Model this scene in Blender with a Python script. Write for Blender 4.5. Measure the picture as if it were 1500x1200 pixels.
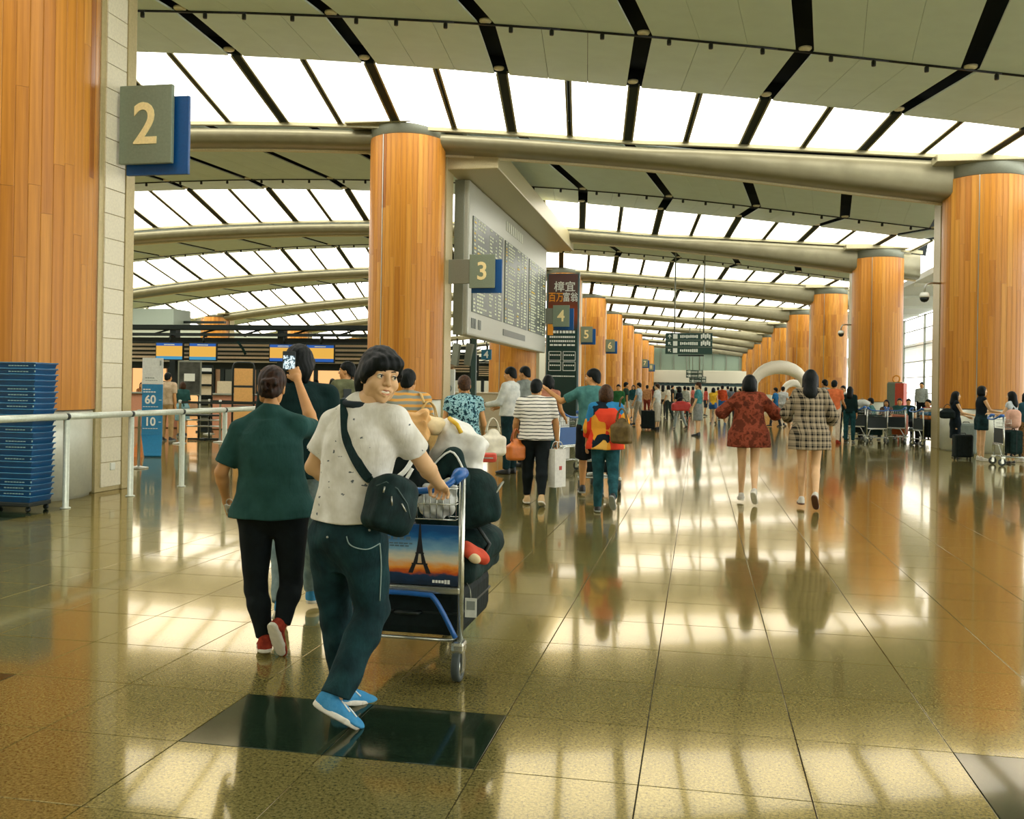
import bpy, bmesh, math, random
import numpy as np
from mathutils import Vector, Matrix

random.seed(7)
SC = bpy.context.scene
COL = SC.collection
for _o in list(bpy.data.objects):
    bpy.data.objects.remove(_o, do_unlink=True)

# ------------------------------------------------------------------ camera
F_PX, YAW, ROLL, EYE = 1400.0, math.radians(11.1), 0.016, 1.5
PCX, PCY = 750.0, 566.6                      # principal point in the 1500 x 1200 frame
cam_d = bpy.data.cameras.new('camera')
cam = bpy.data.objects.new('camera', cam_d)
COL.objects.link(cam)
cam.matrix_world = (Matrix.Translation((0, 0, EYE)) @ Matrix.Rotation(YAW, 4, 'Z')
                    @ Matrix.Rotation(math.pi / 2, 4, 'X') @ Matrix.Rotation(ROLL, 4, 'Z'))
cam_d.sensor_width = 36.0
cam_d.lens = 36.0 * F_PX / 1500.0
cam_d.shift_y = (PCY - 600.0) / 1500.0
cam_d.clip_end = 600
SC.camera = cam

# ------------------------------------------------------------------ world, exposure
SC.view_settings.view_transform = 'Standard'
SC.view_settings.look = 'None'
SC.view_settings.gamma = 1.0
SC.view_settings.use_curve_mapping = False
SC.view_settings.exposure = 0.75
W = bpy.data.worlds.new('daylight')
SC.world = W
W.use_nodes = True
_bg = W.node_tree.nodes['Background']
_bg.inputs['Color'].default_value = (1.0, 0.98, 0.93, 1)
_bg.inputs['Strength'].default_value = 2.6
LIT = 2.7                                     # strength of the luminous ceiling panels

# ------------------------------------------------------------------ measuring
_c, _s = math.cos(YAW), math.sin(YAW)
def ray(u, v):
    a, b = u - PCX, v - PCY
    a0, b0 = a + ROLL * b, b - ROLL * a
    return Vector((a0 * _c - F_PX * _s, a0 * _s + F_PX * _c, -b0))
def floor_at(u, v):
    d = ray(u, v); t = -EYE / d.z
    return Vector((d.x * t, d.y * t, 0.0))
def at_depth(u, v, z):
    return ray(u, v) * (z / F_PX) + Vector((0, 0, EYE))
def at_y(u, v, Y):
    d = ray(u, v)
    return d * (Y / d.y) + Vector((0, 0, EYE))
def at_x(u, v, X):
    d = ray(u, v)
    return d * (X / d.x) + Vector((0, 0, EYE))
def floor_u(u, z):                            # point of the floor at a picture column and a depth
    p = at_depth(u, PCY + ROLL * (u - PCX), z); p.z = 0
    return p
def view_yaw(u):                              # heading of the sight line through a picture column
    d = ray(u, 566); return math.atan2(-d.x, d.y)

# ------------------------------------------------------------------ colours and materials
def lin(h):
    h = h.lstrip('#')
    out = []
    for i in (0, 2, 4):
        x = int(h[i:i + 2], 16) / 255
        out.append(x / 12.92 if x <= .04045 else ((x + .055) / 1.055) ** 2.4)
    return (*out, 1.0)
MATS = {}
class NT:
    def __init__(s, name):
        s.m = bpy.data.materials.new(name); s.m.use_nodes = True
        s.t = s.m.node_tree; s.n = s.t.nodes; s.l = s.t.links
        s.b = s.n['Principled BSDF']
    def new(s, typ, **kw):
        n = s.n.new(typ)
        for k, v in kw.items():
            if k.startswith('i_'):
                n.inputs[k[2:].replace('_', ' ')].default_value = v
            else:
                setattr(n, k, v)
        return n
    def link(s, a, b): s.l.new(a, b)
    def coord(s, kind='Object', scale=(1, 1, 1), rot=(0, 0, 0), loc=(0, 0, 0)):
        tc = s.new('ShaderNodeTexCoord'); mp = s.new('ShaderNodeMapping')
        mp.inputs['Scale'].default_value = scale; mp.inputs['Rotation'].default_value = rot
        mp.inputs['Location'].default_value = loc
        s.link(tc.outputs[kind], mp.inputs['Vector'])
        return mp.outputs['Vector']
    def ramp(s, fac, stops, interp='LINEAR'):
        r = s.new('ShaderNodeValToRGB'); r.color_ramp.interpolation = interp
        e = r.color_ramp.elements
        while len(e) < len(stops): e.new(0.5)
        for i, (p, c) in enumerate(stops):
            e[i].position = p; e[i].color = lin(c) if isinstance(c, str) else c
        s.link(fac, r.inputs['Fac'])
        return r.outputs['Color']
    def noise(s, vec, scale, detail=3, rough=.55):
        n = s.new('ShaderNodeTexNoise'); n.inputs['Scale'].default_value = scale
        n.inputs['Detail'].default_value = detail; n.inputs['Roughness'].default_value = rough
        s.link(vec, n.inputs['Vector']); return n.outputs['Fac']
    def bump(s, h, strength, dist=.01):
        b = s.new('ShaderNodeBump'); b.inputs['Strength'].default_value = strength
        b.inputs['Distance'].default_value = dist
        s.link(h, b.inputs['Height']); s.link(b.outputs['Normal'], s.b.inputs['Normal'])
    def mix(s, fac, a, b, mode='MIX'):
        m = s.new('ShaderNodeMix', data_type='RGBA', blend_type=mode)
        for inp, v in ((m.inputs[0], fac), (m.inputs[6], a), (m.inputs[7], b)):
            if hasattr(v, 'is_output'): s.link(v, inp)
            else: inp.default_value = lin(v) if isinstance(v, str) else v
        return m.outputs[2]
    def math(s, op, a, b=0.0):
        m = s.new('ShaderNodeMath', operation=op)
        for inp, v in ((m.inputs[0], a), (m.inputs[1], b)):
            if hasattr(v, 'is_output'): s.link(v, inp)
            else: inp.default_value = v
        return m.outputs[0]
    def set(s, rough=.5, metal=0., spec=.5):
        s.b.inputs['Roughness'].default_value = rough
        s.b.inputs['Metallic'].default_value = metal
        s.b.inputs['Specular IOR Level'].default_value = spec
        return s
    def col(s, v):
        if hasattr(v, 'is_output'): s.link(v, s.b.inputs['Base Color'])
        else: s.b.inputs['Base Color'].default_value = lin(v)
        return s

def plain(name, c, rough=.5, metal=0., spec=.5, grain=.08, scale=30, bump=0.):
    """one colour with a faint grain"""
    if name in MATS: return MATS[name]
    t = NT(name).set(rough, metal, spec)
    v = t.coord('Object')
    n = t.noise(v, scale)
    base = lin(c)
    lo = tuple(x * (1 - grain) for x in base[:3]) + (1,)
    hi = tuple(min(1, x * (1 + grain)) for x in base[:3]) + (1,)
    t.col(t.ramp(n, [(.3, lo), (.7, hi)]))
    if bump: t.bump(n, bump)
    MATS[name] = t.m
    return t.m
def cloth(name, c, c2=None, scale=14, rough=.9, bump=.35):
    """woven cloth: soft mottling and a fine crease relief"""
    if name in MATS: return MATS[name]
    t = NT(name).set(rough, 0, .2)
    v = t.coord('Object')
    n = t.noise(v, scale, 4)
    base = lin(c); b2 = lin(c2) if c2 else tuple(x * .7 for x in base[:3]) + (1,)
    t.col(t.ramp(n, [(.35, b2), (.65, base)]))
    w = t.noise(t.coord('Object', (1, 1, .35)), 22, 3)
    t.bump(w, bump, .02)
    MATS[name] = t.m
    return t.m
def glow(name, c, strength):
    if name in MATS: return MATS[name]
    t = NT(name)
    t.col('#101010')
    t.b.inputs['Emission Color'].default_value = lin(c)
    t.b.inputs['Emission Strength'].default_value = strength
    MATS[name] = t.m
    return t.m

# ------------------------------------------------------------------ objects
def mesh_of(name, verts, faces, smooth=False):
    me = bpy.data.meshes.new(name)
    me.from_pydata([tuple(map(float, v)) for v in verts], [], [tuple(map(int, f)) for f in faces])
    if smooth:
        me.polygons.foreach_set('use_smooth', [True] * len(me.polygons))
    me.update()
    return me
def link(name, me, mat=None, parent=None, loc=None, rot=None):
    o = bpy.data.objects.new(name, me)
    COL.objects.link(o)
    if mat is not None and me is not None and not me.materials:
        me.materials.append(mat)
    if parent is not None: o.parent = parent
    if loc is not None: o.location = loc
    if rot is not None: o.rotation_euler = rot
    return o
def tag(o, label=None, cat=None, group=None, kind=None):
    if label: o['label'] = label
    if cat: o['category'] = cat
    if group: o['group'] = group
    if kind: o['kind'] = kind
    return o
def thing(name, label, cat, loc=(0, 0, 0), rz=0., group=None):
    o = bpy.data.objects.new(name, None); COL.objects.link(o)
    o.location = loc; o.rotation_euler = (0, 0, rz)
    o.empty_display_size = .1
    return tag(o, label, cat, group)
def copy_tree(o, parent=None):
    c = o.copy(); COL.objects.link(c)
    if parent is not None: c.parent = parent
    for ch in list(o.children): copy_tree(ch, c)
    return c

class MB:
    """collects boxes, tubes, lathes and prisms into one mesh"""
    def __init__(s): s.v = []; s.f = []; s.sm = []
    def add(s, vs, fs, smooth=False, M=None):
        b = len(s.v)
        for p in vs:
            p = Vector(p)
            s.v.append(M @ p if M is not None else p)
        for f in fs:
            s.f.append([i + b for i in f]); s.sm.append(smooth)
        return s
    def box(s, c, d, M=None, bev=0.):
        x, y, z = d[0] / 2, d[1] / 2, d[2] / 2
        if bev <= 0:
            vs = [(c[0] + a * x, c[1] + b * y, c[2] + e * z) for a in (-1, 1) for b in (-1, 1) for e in (-1, 1)]
            fs = [(0, 1, 3, 2), (4, 6, 7, 5), (0, 4, 5, 1), (2, 3, 7, 6), (0, 2, 6, 4), (1, 5, 7, 3)]
            return s.add(vs, fs, False, M)
        b = min(bev, x * .98, y * .98, z * .98)
        bm = bmesh.new()
        bmesh.ops.create_cube(bm, size=1.0)
        for v in bm.verts: v.co = Vector((v.co.x * 2 * x, v.co.y * 2 * y, v.co.z * 2 * z))
        bmesh.ops.bevel(bm, geom=list(bm.edges), offset=b, segments=2, profile=.6, affect='EDGES')
        bm.verts.index_update()
        s.add([v.co + Vector(c) for v in bm.verts], [[v.index for v in f.verts] for f in bm.faces], False, M)
        bm.free(); return s
    def tube(s, pts, r, n=10, closed=False, M=None, cap=True):
        pts = [Vector(p) for p in pts]
        rs = r if isinstance(r, (list, tuple)) else [r] * len(pts)
        up = Vector((0, 0, 1)); rings = []; prev = None
        N = len(pts)
        for i, p in enumerate(pts):
            if closed: t = pts[(i + 1) % N] - pts[i - 1]
            else: t = pts[min(i + 1, N - 1)] - pts[max(i - 1, 0)]
            if t.length < 1e-9: t = Vector((0, 0, 1))
            t.normalize()
            if prev is None:
                a = up if abs(t.z) < .9 else Vector((1, 0, 0))
                x = t.cross(a).normalized()
            else:
                x = (prev - t * prev.dot(t))
                x = x.normalized() if x.length > 1e-6 else t.orthogonal().normalized()
            prev = x
            y = t.cross(x)
            rings.append([p + (x * math.cos(k * 2 * math.pi / n) + y * math.sin(k * 2 * math.pi / n)) * rs[i] for k in range(n)])
        vs = [p for rg in rings for p in rg]; fs = []
        for i in range(N if closed else N - 1):
            j = (i + 1) % N
            for k in range(n):
                fs.append((i * n + k, i * n + (k + 1) % n, j * n + (k + 1) % n, j * n + k))
        if cap and not closed:
            fs.append(tuple(reversed(range(n)))); fs.append(tuple((N - 1) * n + k for k in range(n)))
        return s.add(vs, fs, True, M)
    def lathe(s, prof, n=24, c=(0, 0, 0), M=None, smooth=True, cap=True):
        vs = []; fs = []
        for (r, z) in prof:
            for k in range(n):
                a = 2 * math.pi * k / n
                vs.append((c[0] + r * math.cos(a), c[1] + r * math.sin(a), c[2] + z))
        for i in range(len(prof) - 1):
            for k in range(n):
                fs.append((i * n + k, i * n + (k + 1) % n, (i + 1) * n + (k + 1) % n, (i + 1) * n + k))
        if cap:
            fs.append(tuple(reversed(range(n)))); fs.append(tuple((len(prof) - 1) * n + k for k in range(n)))
        return s.add(vs, fs, smooth, M)
    def prism(s, poly, h, M=None):
        """polygon in x, z pushed along y by h (centred)"""
        n = len(poly)
        vs = [(x, -h / 2, z) for x, z in poly] + [(x, h / 2, z) for x, z in poly]
        fs = [tuple(range(n)), tuple(reversed(range(n, 2 * n)))]
        fs += [(i, i + n, (i + 1) % n + n, (i + 1) % n) for i in range(n)]
        return s.add(vs, fs, False, M)
    def ball(s, c, r, n=12, M=None):
        r = (r, r, r) if not isinstance(r, (tuple, list)) else r
        m = max(4, n // 2); vs = []; fs = []
        for i in range(m + 1):
            th = math.pi * i / m
            for k in range(n):
                a = 2 * math.pi * k / n
                vs.append((c[0] + r[0] * math.sin(th) * math.cos(a), c[1] + r[1] * math.sin(th) * math.sin(a), c[2] - r[2] * math.cos(th)))
        for i in range(m):
            for k in range(n):
                fs.append((i * n + k, i * n + (k + 1) % n, (i + 1) * n + (k + 1) % n, (i + 1) * n + k))
        return s.add(vs, fs, True, M)
    def quad(s, a, b, c, d): return s.add([a, b, c, d], [(0, 1, 2, 3)])
    def mesh(s, name):
        me = bpy.data.meshes.new(name)
        me.from_pydata([tuple(v) for v in s.v], [], s.f)
        me.polygons.foreach_set('use_smooth', s.sm)
        me.update(); me.validate()
        return me
    def build(s, name, mat, parent=None, loc=None, rot=None):
        return link(name, s.mesh(name), mat, parent, loc, rot)

def rotz(a): return Matrix.Rotation(a, 4, 'Z')
def text_mesh(txt, size, depth=.004, bold=0., align='CENTER'):
    cu = bpy.data.curves.new('lettering', 'FONT')
    cu.body = txt; cu.size = size; cu.extrude = depth; cu.offset = bold
    cu.align_x = align; cu.align_y = 'CENTER'; cu.resolution_u = 4
    o = bpy.data.objects.new('lettering', cu)
    COL.objects.link(o)
    bpy.context.view_layer.update()
    me = bpy.data.meshes.new_from_object(o.evaluated_get(bpy.context.evaluated_depsgraph_get()))
    bpy.data.objects.remove(o, do_unlink=True); bpy.data.curves.remove(cu)
    return me
def lettering(txt, size, mat, parent, loc, rot=(math.pi / 2, 0, 0), bold=0., depth=.004, align='CENTER', sx=1.0, name='lettering'):
    me = text_mesh(txt, size, depth, bold, align)
    o = link(name, me, mat, parent, loc, rot)
    o.scale = (sx, 1, 1)
    return o
# ================================================================== materials of the hall
def granite(name, c1, c2, c3, rough=.09):
    t = NT(name).set(.11, .32, .2)
    t.b.inputs['Coat Weight'].default_value = .28; t.b.inputs['Coat Roughness'].default_value = .045; t.b.inputs['Coat IOR'].default_value = 1.45; t.b.inputs['Coat Tint'].default_value = lin('#fff6d0')
    v = t.coord('Object')
    g = t.new('ShaderNodeNewGeometry')
    mp = t.new('ShaderNodeMapping'); t.link(g.outputs['Position'], mp.inputs['Vector'])
    vo = t.new('ShaderNodeTexVoronoi'); vo.inputs['Scale'].default_value = 130; t.link(mp.outputs[0], vo.inputs['Vector'])
    n1 = t.noise(mp.outputs[0], 75, 4, .7)
    n2 = t.noise(mp.outputs[0], 1.3, 2)
    speck = t.ramp(n1, [(.34, c3), (.48, c1), (.68, c2)])
    cell = t.ramp(vo.outputs['Distance'], [(.1, '#b0b0b0'), (.6, '#ffffff')])
    a = t.mix(.55, speck, cell, 'MULTIPLY')
    oi = t.new('ShaderNodeObjectInfo')
    tone = t.ramp(oi.outputs['Random'], [(0, '#e2e2e2'), (1, '#ffffff')])
    a = t.mix(.7, a, tone, 'MULTIPLY')
    t.col(a)
    t.b.inputs['Specular Tint'].default_value = lin('#ffdf94')
    w = t.noise(mp.outputs[0], 2.2, 2)
    t.bump(w, .045, .01)
    return t.m
GRAN = granite('golden_granite', '#857e4c', '#a09862', '#484d34', .055)
GRAND = granite('dark_green_granite', '#22352a', '#38503f', '#0d1a15')
JOINT = plain('floor_joint', '#2d2a1c', .6)

def wood(name, far=False):
    t = NT(name).set(.38, 0, .35)
    v = t.coord('Object', (1, 1, .10))
    n = t.noise(v, 16, 4, .6)
    if far:
        at = t.new('ShaderNodeAttribute'); at.attribute_name = 'tone'; rnd = at.outputs['Fac']
    else:
        rnd = t.new('ShaderNodeObjectInfo').outputs['Random']
    base = t.ramp(rnd, [(0, '#a4641e'), (.07, '#bd7c28'), (.3, '#c98830'), (.75, '#d09034'), (1, '#da9e42')])
    gr = t.ramp(n, [(.3, '#b8a890'), (.7, '#ffffff')])
    t.col(t.mix(.65, base, gr, 'MULTIPLY'))
    t.bump(n, .06, .004)
    return t.m
WOOD = wood('honey_wood_stave')
WOODF = wood('honey_wood_staves_far', True)
PANEL = plain('ceiling_panel_grey', '#dcebe0', .6, .0, .4, .03, 2)
DARKG = plain('dark_green_void', '#0d1f1c', .7)
BACK = plain('roof_backing_dark', '#0b1514', .9)
BEAM = plain('bronze_beam_metal', '#8f8b70', .38, .45, .5, .08, 3)
CREAM = plain('cream_trim', '#e9e0bd', .45)
FRAME = plain('pale_panel_frame', '#a9a482', .4, .4)
STEEL = plain('brushed_steel', '#b4b7ad', .32, .8, .5, .06, 60)
STEELD = plain('satin_grey_metal', '#8c9183', .4, .5, .5, .05, 30)
PALEM = plain('pale_metal_plinth', '#c9cdbd', .35, .35, .5, .04, 20)
WHITEM = plain('white_metal', '#e2e6da', .35, 0, .5, .03, 20)
BLACKM = plain('black_metal', '#11201f', .45, .1)
PILAS = plain('beige_pilaster', '#b8ab7e', .4, .3)
TILEW = plain('white_wall_tile', '#dcd6bb', .35)
SPOTM = plain('spot_black', '#0a1010', .4)
LAMPM = glow('downlight_lens', '#fff2cf', 1.6)

def lit_mat():
    t = NT('luminous_ceiling_sheet')
    t.col('#d8d4c4')
    v = t.coord('Object')
    t.b.inputs['Emission Color'].default_value = lin('#fffaf0')
    t.b.inputs['Emission Strength'].default_value = LIT
    return t.m
LITM = lit_mat()

# ================================================================== floor
TS, TX0, TY0 = .635, -.205, 4.283
floor = MB().box((-15, 70, -.06), (62, 190, .10)).build('floor', JOINT)
tag(floor, kind='structure')
tile_me = MB().box((0, 0, -.0105), (TS - .004, TS - .004, .020), bev=.0018).mesh('tile')
tile_d = tile_me.copy(); tile_me.materials.append(GRAN); tile_d.materials.append(GRAND)
DARK_TILES = {(-3, -1), (-2, -1), (2, -1), (3, -1), (-6, -1), (-7, -1), (-12, 7), (-13, 7), (-13, 8), (-12, 8), (-13, 6), (-14, 6), (-14, 7), (-12, 6)}
cells = []
for i in range(-26, 22):
    for j in range(-4, 30):
        x, y = TX0 + (i + .5) * TS, TY0 + (j + .5) * TS
        zc = -x * _s + y * _c
        if zc < 2.2: continue
        uu = 750 + F_PX * (x * _c + y * _s) / zc
        if uu < -260 or uu > 1760: continue
        cells.append((zc, i, j, x, y))
cells.sort()
near_cells = cells[:300]; used = {(i, j) for _, i, j, _, _ in near_cells}
for _, i, j, x, y in near_cells:
    link('tile', tile_d if (i, j) in DARK_TILES else tile_me, None, floor, (x, y, 0))
far_m = MB(); dark_m = MB()
for i in range(-70, 26):
    for j in range(-16, 175):
        if (i, j) in used: continue
        x, y = TX0 + i * TS, TY0 + j * TS
        if j > 40:      # beyond this the joints no longer show: one slab per 2 x 8 tiles
            if (j - 41) % 8 or i % 2: continue
            far_m.quad((x, y, 0), (x + 2 * TS - .006, y, 0), (x + 2 * TS - .006, y + 8 * TS - .006, 0), (x, y + 8 * TS - .006, 0))
        else:
            m = dark_m if (i, j) in DARK_TILES else far_m
            m.quad((x, y, 0), (x + TS - .004, y, 0), (x + TS - .004, y + TS - .004, 0), (x, y + TS - .004, 0))
tag(far_m.build('tile_field', GRAN, floor), kind='stuff')
if dark_m.v: tag(dark_m.build('dark_tile_field', GRAND, floor), kind='stuff')

# ================================================================== vaulted ceiling
SK, PER = .124, 15.48
def Zb(X):
    return 8.15 - .0038 * (X + 14) ** 2 if X < 2 else 7.177 - .1216 * (X - 2)
XL0, XR0 = -39.0, 9.4
SLOT0, SP, HW = -4.11, 2.97, .165
Q = dict(A=11.35, fold=18.3, lit=25.6, beam=26.3)
def bq(X): return 22.3 + .09 * (max(X, -26) + 1.5)
OFF = dict(A=.67, fold=.65, B=.85, lit=.45)
XO = dict(A=-.9, fold=0., B=-.45, lit=-.83)
def rp(x, where, lift=0., q=None):
    """point of the ceiling skin: x at the fold line, station, k = 0"""
    X = x + XO[where]
    if where == 'lit': X = x + XO['B'] - (.115 + .0055 * min(20, max(0, -x - 2))) * (25.6 - bq(x))
    qq = q if q is not None else (bq(X) if where == 'B' else Q[where])
    ex = min(max(0, X + 2), 8.6) * {'lit': .068, 'B': .03}.get(where, 0)
    return Vector((X, qq + SK * X, Zb(X) + OFF[where] + ex + lift))
def slab(c, th=.04, gap=.022):
    """four corners (x0a, x1a, x1b, x0b) -> thin panel, edges pulled in by gap"""
    m = sum(c, Vector()) / 4
    cs = [p + (m - p).normalized() * gap for p in c]
    up = [p + Vector((0, 0, th)) for p in cs]
    return MB().add(cs + up, [(0, 3, 2, 1), (4, 5, 6, 7), (0, 1, 5, 4), (1, 2, 6, 5), (2, 3, 7, 6), (3, 0, 4, 7)])
JS = range(-12, 5)
panel_meshes = []; pane_meshes = []; mull_meshes = []
for j in JS:
    x0 = SLOT0 + SP * j
    w = (SP - 2 * HW) / 3
    for p in range(3):
        a, b = x0 + HW + p * w, x0 + HW + (p + 1) * w
        if b > XR0: continue
        for fac in ('A', 'B'):
            s0, s1 = ('A', 'fold') if fac == 'A' else ('fold', 'B')
            c = [rp(a, s0), rp(b, s0), rp(b, s1), rp(a, s1)]
            panel_meshes.append((slab(c), sum(c, Vector()) / 4))
    for h in range(2):
        a, b = x0 + h * SP / 2, x0 + (h + 1) * SP / 2
        if b > XR0: continue
        pa = (.13 if h == 0 else .07); pb = (.07 if h == 0 else .13)
        a += pa; b -= pb
        T0, T1, B1, B0 = rp(a, 'B', .02), rp(b, 'B', .02), rp(b, 'lit'), rp(a, 'lit')
        f = .60
        M0, M1 = T0.lerp(B0, f), T1.lerp(B1, f)
        for c in ([T0, T1, M1, M0], [M0, M1, B1, B0]):
            pane_meshes.append((slab(c, .02, .008), sum(c, Vector()) / 4))
    for xx, hw, kind in ((x0, .11, 'thick'), (x0 + SP / 2, .05, 'thin')):
        if xx > XR0: continue
        m = MB(); t, b = rp(xx, 'B', .04), rp(xx, 'lit', .02)
        for off, ww, z0, z1 in (((0, hw, -.03, .16),) if kind == 'thick' else ((0, hw * .5, .0, .1),)):
            m.add([t + Vector((-ww, 0, z0)), t + Vector((ww, 0, z0)), b + Vector((ww, 0, z0)), b + Vector((-ww, 0, z0)),
                   t + Vector((-ww, 0, z1)), t + Vector((ww, 0, z1)), b + Vector((ww, 0, z1)), b + Vector((-ww, 0, z1))],
                  [(0, 3, 2, 1), (4, 5, 6, 7), (0, 1, 5, 4), (1, 2, 6, 5), (2, 3, 7, 6), (3, 0, 4, 7)])
        fr = MB()
        for sg in (-1, 1):
            o0, o1 = sg * (hw - .012), sg * (hw + .03)
            lo, hi = min(o0, o1), max(o0, o1)
            fr.add([t + Vector((lo, 0, -.05)), t + Vector((hi, 0, -.05)), b + Vector((hi, 0, -.05)), b + Vector((lo, 0, -.05)),
                    t + Vector((lo, 0, .03)), t + Vector((hi, 0, .03)), b + Vector((hi, 0, .03)), b + Vector((lo, 0, .03))],
                   [(0, 3, 2, 1), (4, 5, 6, 7), (0, 1, 5, 4), (1, 2, 6, 5), (2, 3, 7, 6), (3, 0, 4, 7)])
        mull_meshes.append((m, fr, (t + b) / 2))
KS = range(-2, 9)
ceil_m = MB()
xs = [XL0 + i * (XR0 - XL0) / 24 for i in range(25)]
for k in KS:
    dy = Vector((0, PER * k, 0))
    for a, b in zip(xs[:-1], xs[1:]):
        for s0, s1 in (('A', 'fold'), ('fold', 'B')):
            ceil_m.quad(rp(a, s0, .42) + dy, rp(b, s0, .42) + dy, rp(b, s1, .42) + dy, rp(a, s1, .42) + dy)
        ceil_m.quad(rp(a, 'B', .42) + dy, rp(b, 'B', .42) + dy, rp(b, 'B', .05) + dy, rp(a, 'B', .05) + dy)
        # roof above the luminous sheets, and closed over the beam
        ceil_m.quad(rp(a, 'B', .42) + dy, rp(b, 'B', .42) + dy, rp(b, 'lit', .75, 26.9) + dy, rp(a, 'lit', .75, 26.9) + dy)
        na, nb = rp(a - XO['A'], 'A', .42) + dy + Vector((0, PER, 0)), rp(b - XO['A'], 'A', .42) + dy + Vector((0, PER, 0))
        ceil_m.quad(rp(a - XO['lit'], 'lit', .75, 26.9) + dy, rp(b - XO['lit'], 'lit', .75, 26.9) + dy, nb, na)
ceiling = ceil_m.build('ceiling', BACK)
tag(ceiling, kind='structure')

def seen(c):
    z = -c.x * _s + c.y * _c
    if z < 3: return 0
    u = PCX + F_PX * (c.x * _c + c.y * _s) / z; v = PCY - F_PX * (c.z - EYE) / z
    return 1 / z if -60 < u < 1560 and -60 < v < 1200 else 0
def lay(meshes, name, mat, limit, restname, mats=None):
    """each piece of the repeated unit: the pieces that show largest as objects, the rest joined"""
    todo = []
    for i, it in enumerate(meshes):
        for k in KS:
            todo.append((seen(it[-1] + Vector((0, PER * k, 0))), i, k))
    todo.sort(reverse=True)
    cache = {}; rest = [MB() for _ in (mats or [mat])]
    for n, (sz, i, k) in enumerate(todo):
        its = meshes[i][:-1]
        ms = mats or [mat]
        if n < limit and sz > 0:
            par = ceiling
            for q, it in enumerate(its):
                if (i, q) not in cache: cache[(i, q)] = it.mesh(name)
                o = link(name if q == 0 else 'edge_rail', cache[(i, q)], ms[q], par, (0, PER * k, 0) if q == 0 else None)
                par = o
        else:
            for q, it in enumerate(its):
                rest[q].add([p + Vector((0, PER * k, 0)) for p in it.v], it.f)
    for q, r in enumerate(rest):
        if r.v: tag(r.build(restname if q == 0 else restname + '_rails', ms[q], ceiling), kind='stuff')
lay(panel_meshes, 'ceiling_panel', PANEL, 300, 'further_ceiling_panels')
lay(pane_meshes, 'light_panel', LITM, 300, 'further_light_panels')
lay(mull_meshes, 'mullion', None, 150, 'further_mullions', [DARKG, FRAME])

# beams, frame bars, light strips, trims: swept across the hall on every column line
def sweep(prof, k, x0=-38.2, x1=9.0, n=36, smooth=True, rise=False, name_beam=False):
    m = MB(); vs = []; fs = []; N = len(prof)
    for i in range(n + 1):
        X = x0 + (x1 - x0) * i / n
        for q, z in prof:
            vs.append((X, q + SK * X + PER * k, Zb(X) + z + (min(max(0, X + 2), 8.6) * .068 * (1 if rise else (1 if z > .25 and name_beam else 0)))))
    for i in range(n):
        for a in range(N):
            b = (a + 1) % N
            fs.append((i * N + a, i * N + b, (i + 1) * N + b, (i + 1) * N + a))
    fs.append(tuple(reversed(range(N)))); fs.append(tuple(n * N + a for a in range(N)))
    return m.add(vs, fs, smooth)
beam_prof = [(25.98, .37), (25.93, .26), (25.95, .14), (26.06, .04), (26.22, 0), (26.75, 0), (26.8, .06), (26.8, .40)]
for k in KS:
    tag(sweep(beam_prof, k, name_beam=True).build('trim_%d' % (k + 3), BEAM), kind='structure')
    bar = sweep([(25.56, .36), (25.56, .50), (25.70, .50), (25.70, .36)], k, smooth=False, rise=True).build('frame_bar', FRAME, ceiling)
    sweep([(25.72, .44), (25.72, .46), (25.95, .46), (25.95, .44)], k, smooth=False, rise=True).build('light_strip', LITM, ceiling)
    sweep([(26.78, -.05), (26.78, .05), (26.9, .05), (26.9, -.05)], k, smooth=False).build('lip', CREAM, ceiling)
    sweep([(26.9, .0), (26.9, .03), (27.0, .64), (27.0, .60)], k, smooth=False).build('upstand', PANEL, ceiling)
    # spot rail in the fold, with its spotlights, and round downlights in the dark slots
    if k >= 0:
        m = MB()
        for a, b in zip(xs[:-1], xs[1:]):
            pa, pb = rp(a, 'fold', -.015) + Vector((0, PER * k, 0)), rp(b, 'fold', -.015) + Vector((0, PER * k, 0))
            m.tube([pa, pb], .022, 6)
        rail = m.build('spot_rail', SPOTM, ceiling)
spot_me = MB().lathe([(.0, -.14), (.038, -.14), (.042, -.12), (.042, -.05), (.02, -.03), (.02, 0)], 10).mesh('spotlight'); spot_me.materials.append(SPOTM)
disc_me = MB().lathe([(0, -.02), (.10, -.02), (.12, 0), (.12, .03), (0, .03)], 14).mesh('downlight'); disc_me.materials.append(CREAM)
for k in range(0, 5):
    for j in JS:
        x0 = SLOT0 + SP * j
        if x0 > XR0: continue
        for fx in (.16, .42, .74):
            p = rp(x0 + SP * fx, 'fold') + Vector((0, PER * k, 0))
            if x0 + SP * fx < XR0 and seen(p) and k < 4: link('spotlight', spot_me, None, ceiling, p)
        for st, dq in (('fold', -.05), ('B', -.35)):
            p = rp(x0, st, .02) + Vector((0, PER * k + dq, 0))
            if seen(p) and k < 3: link('downlight', disc_me, None, ceiling, p)

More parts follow.
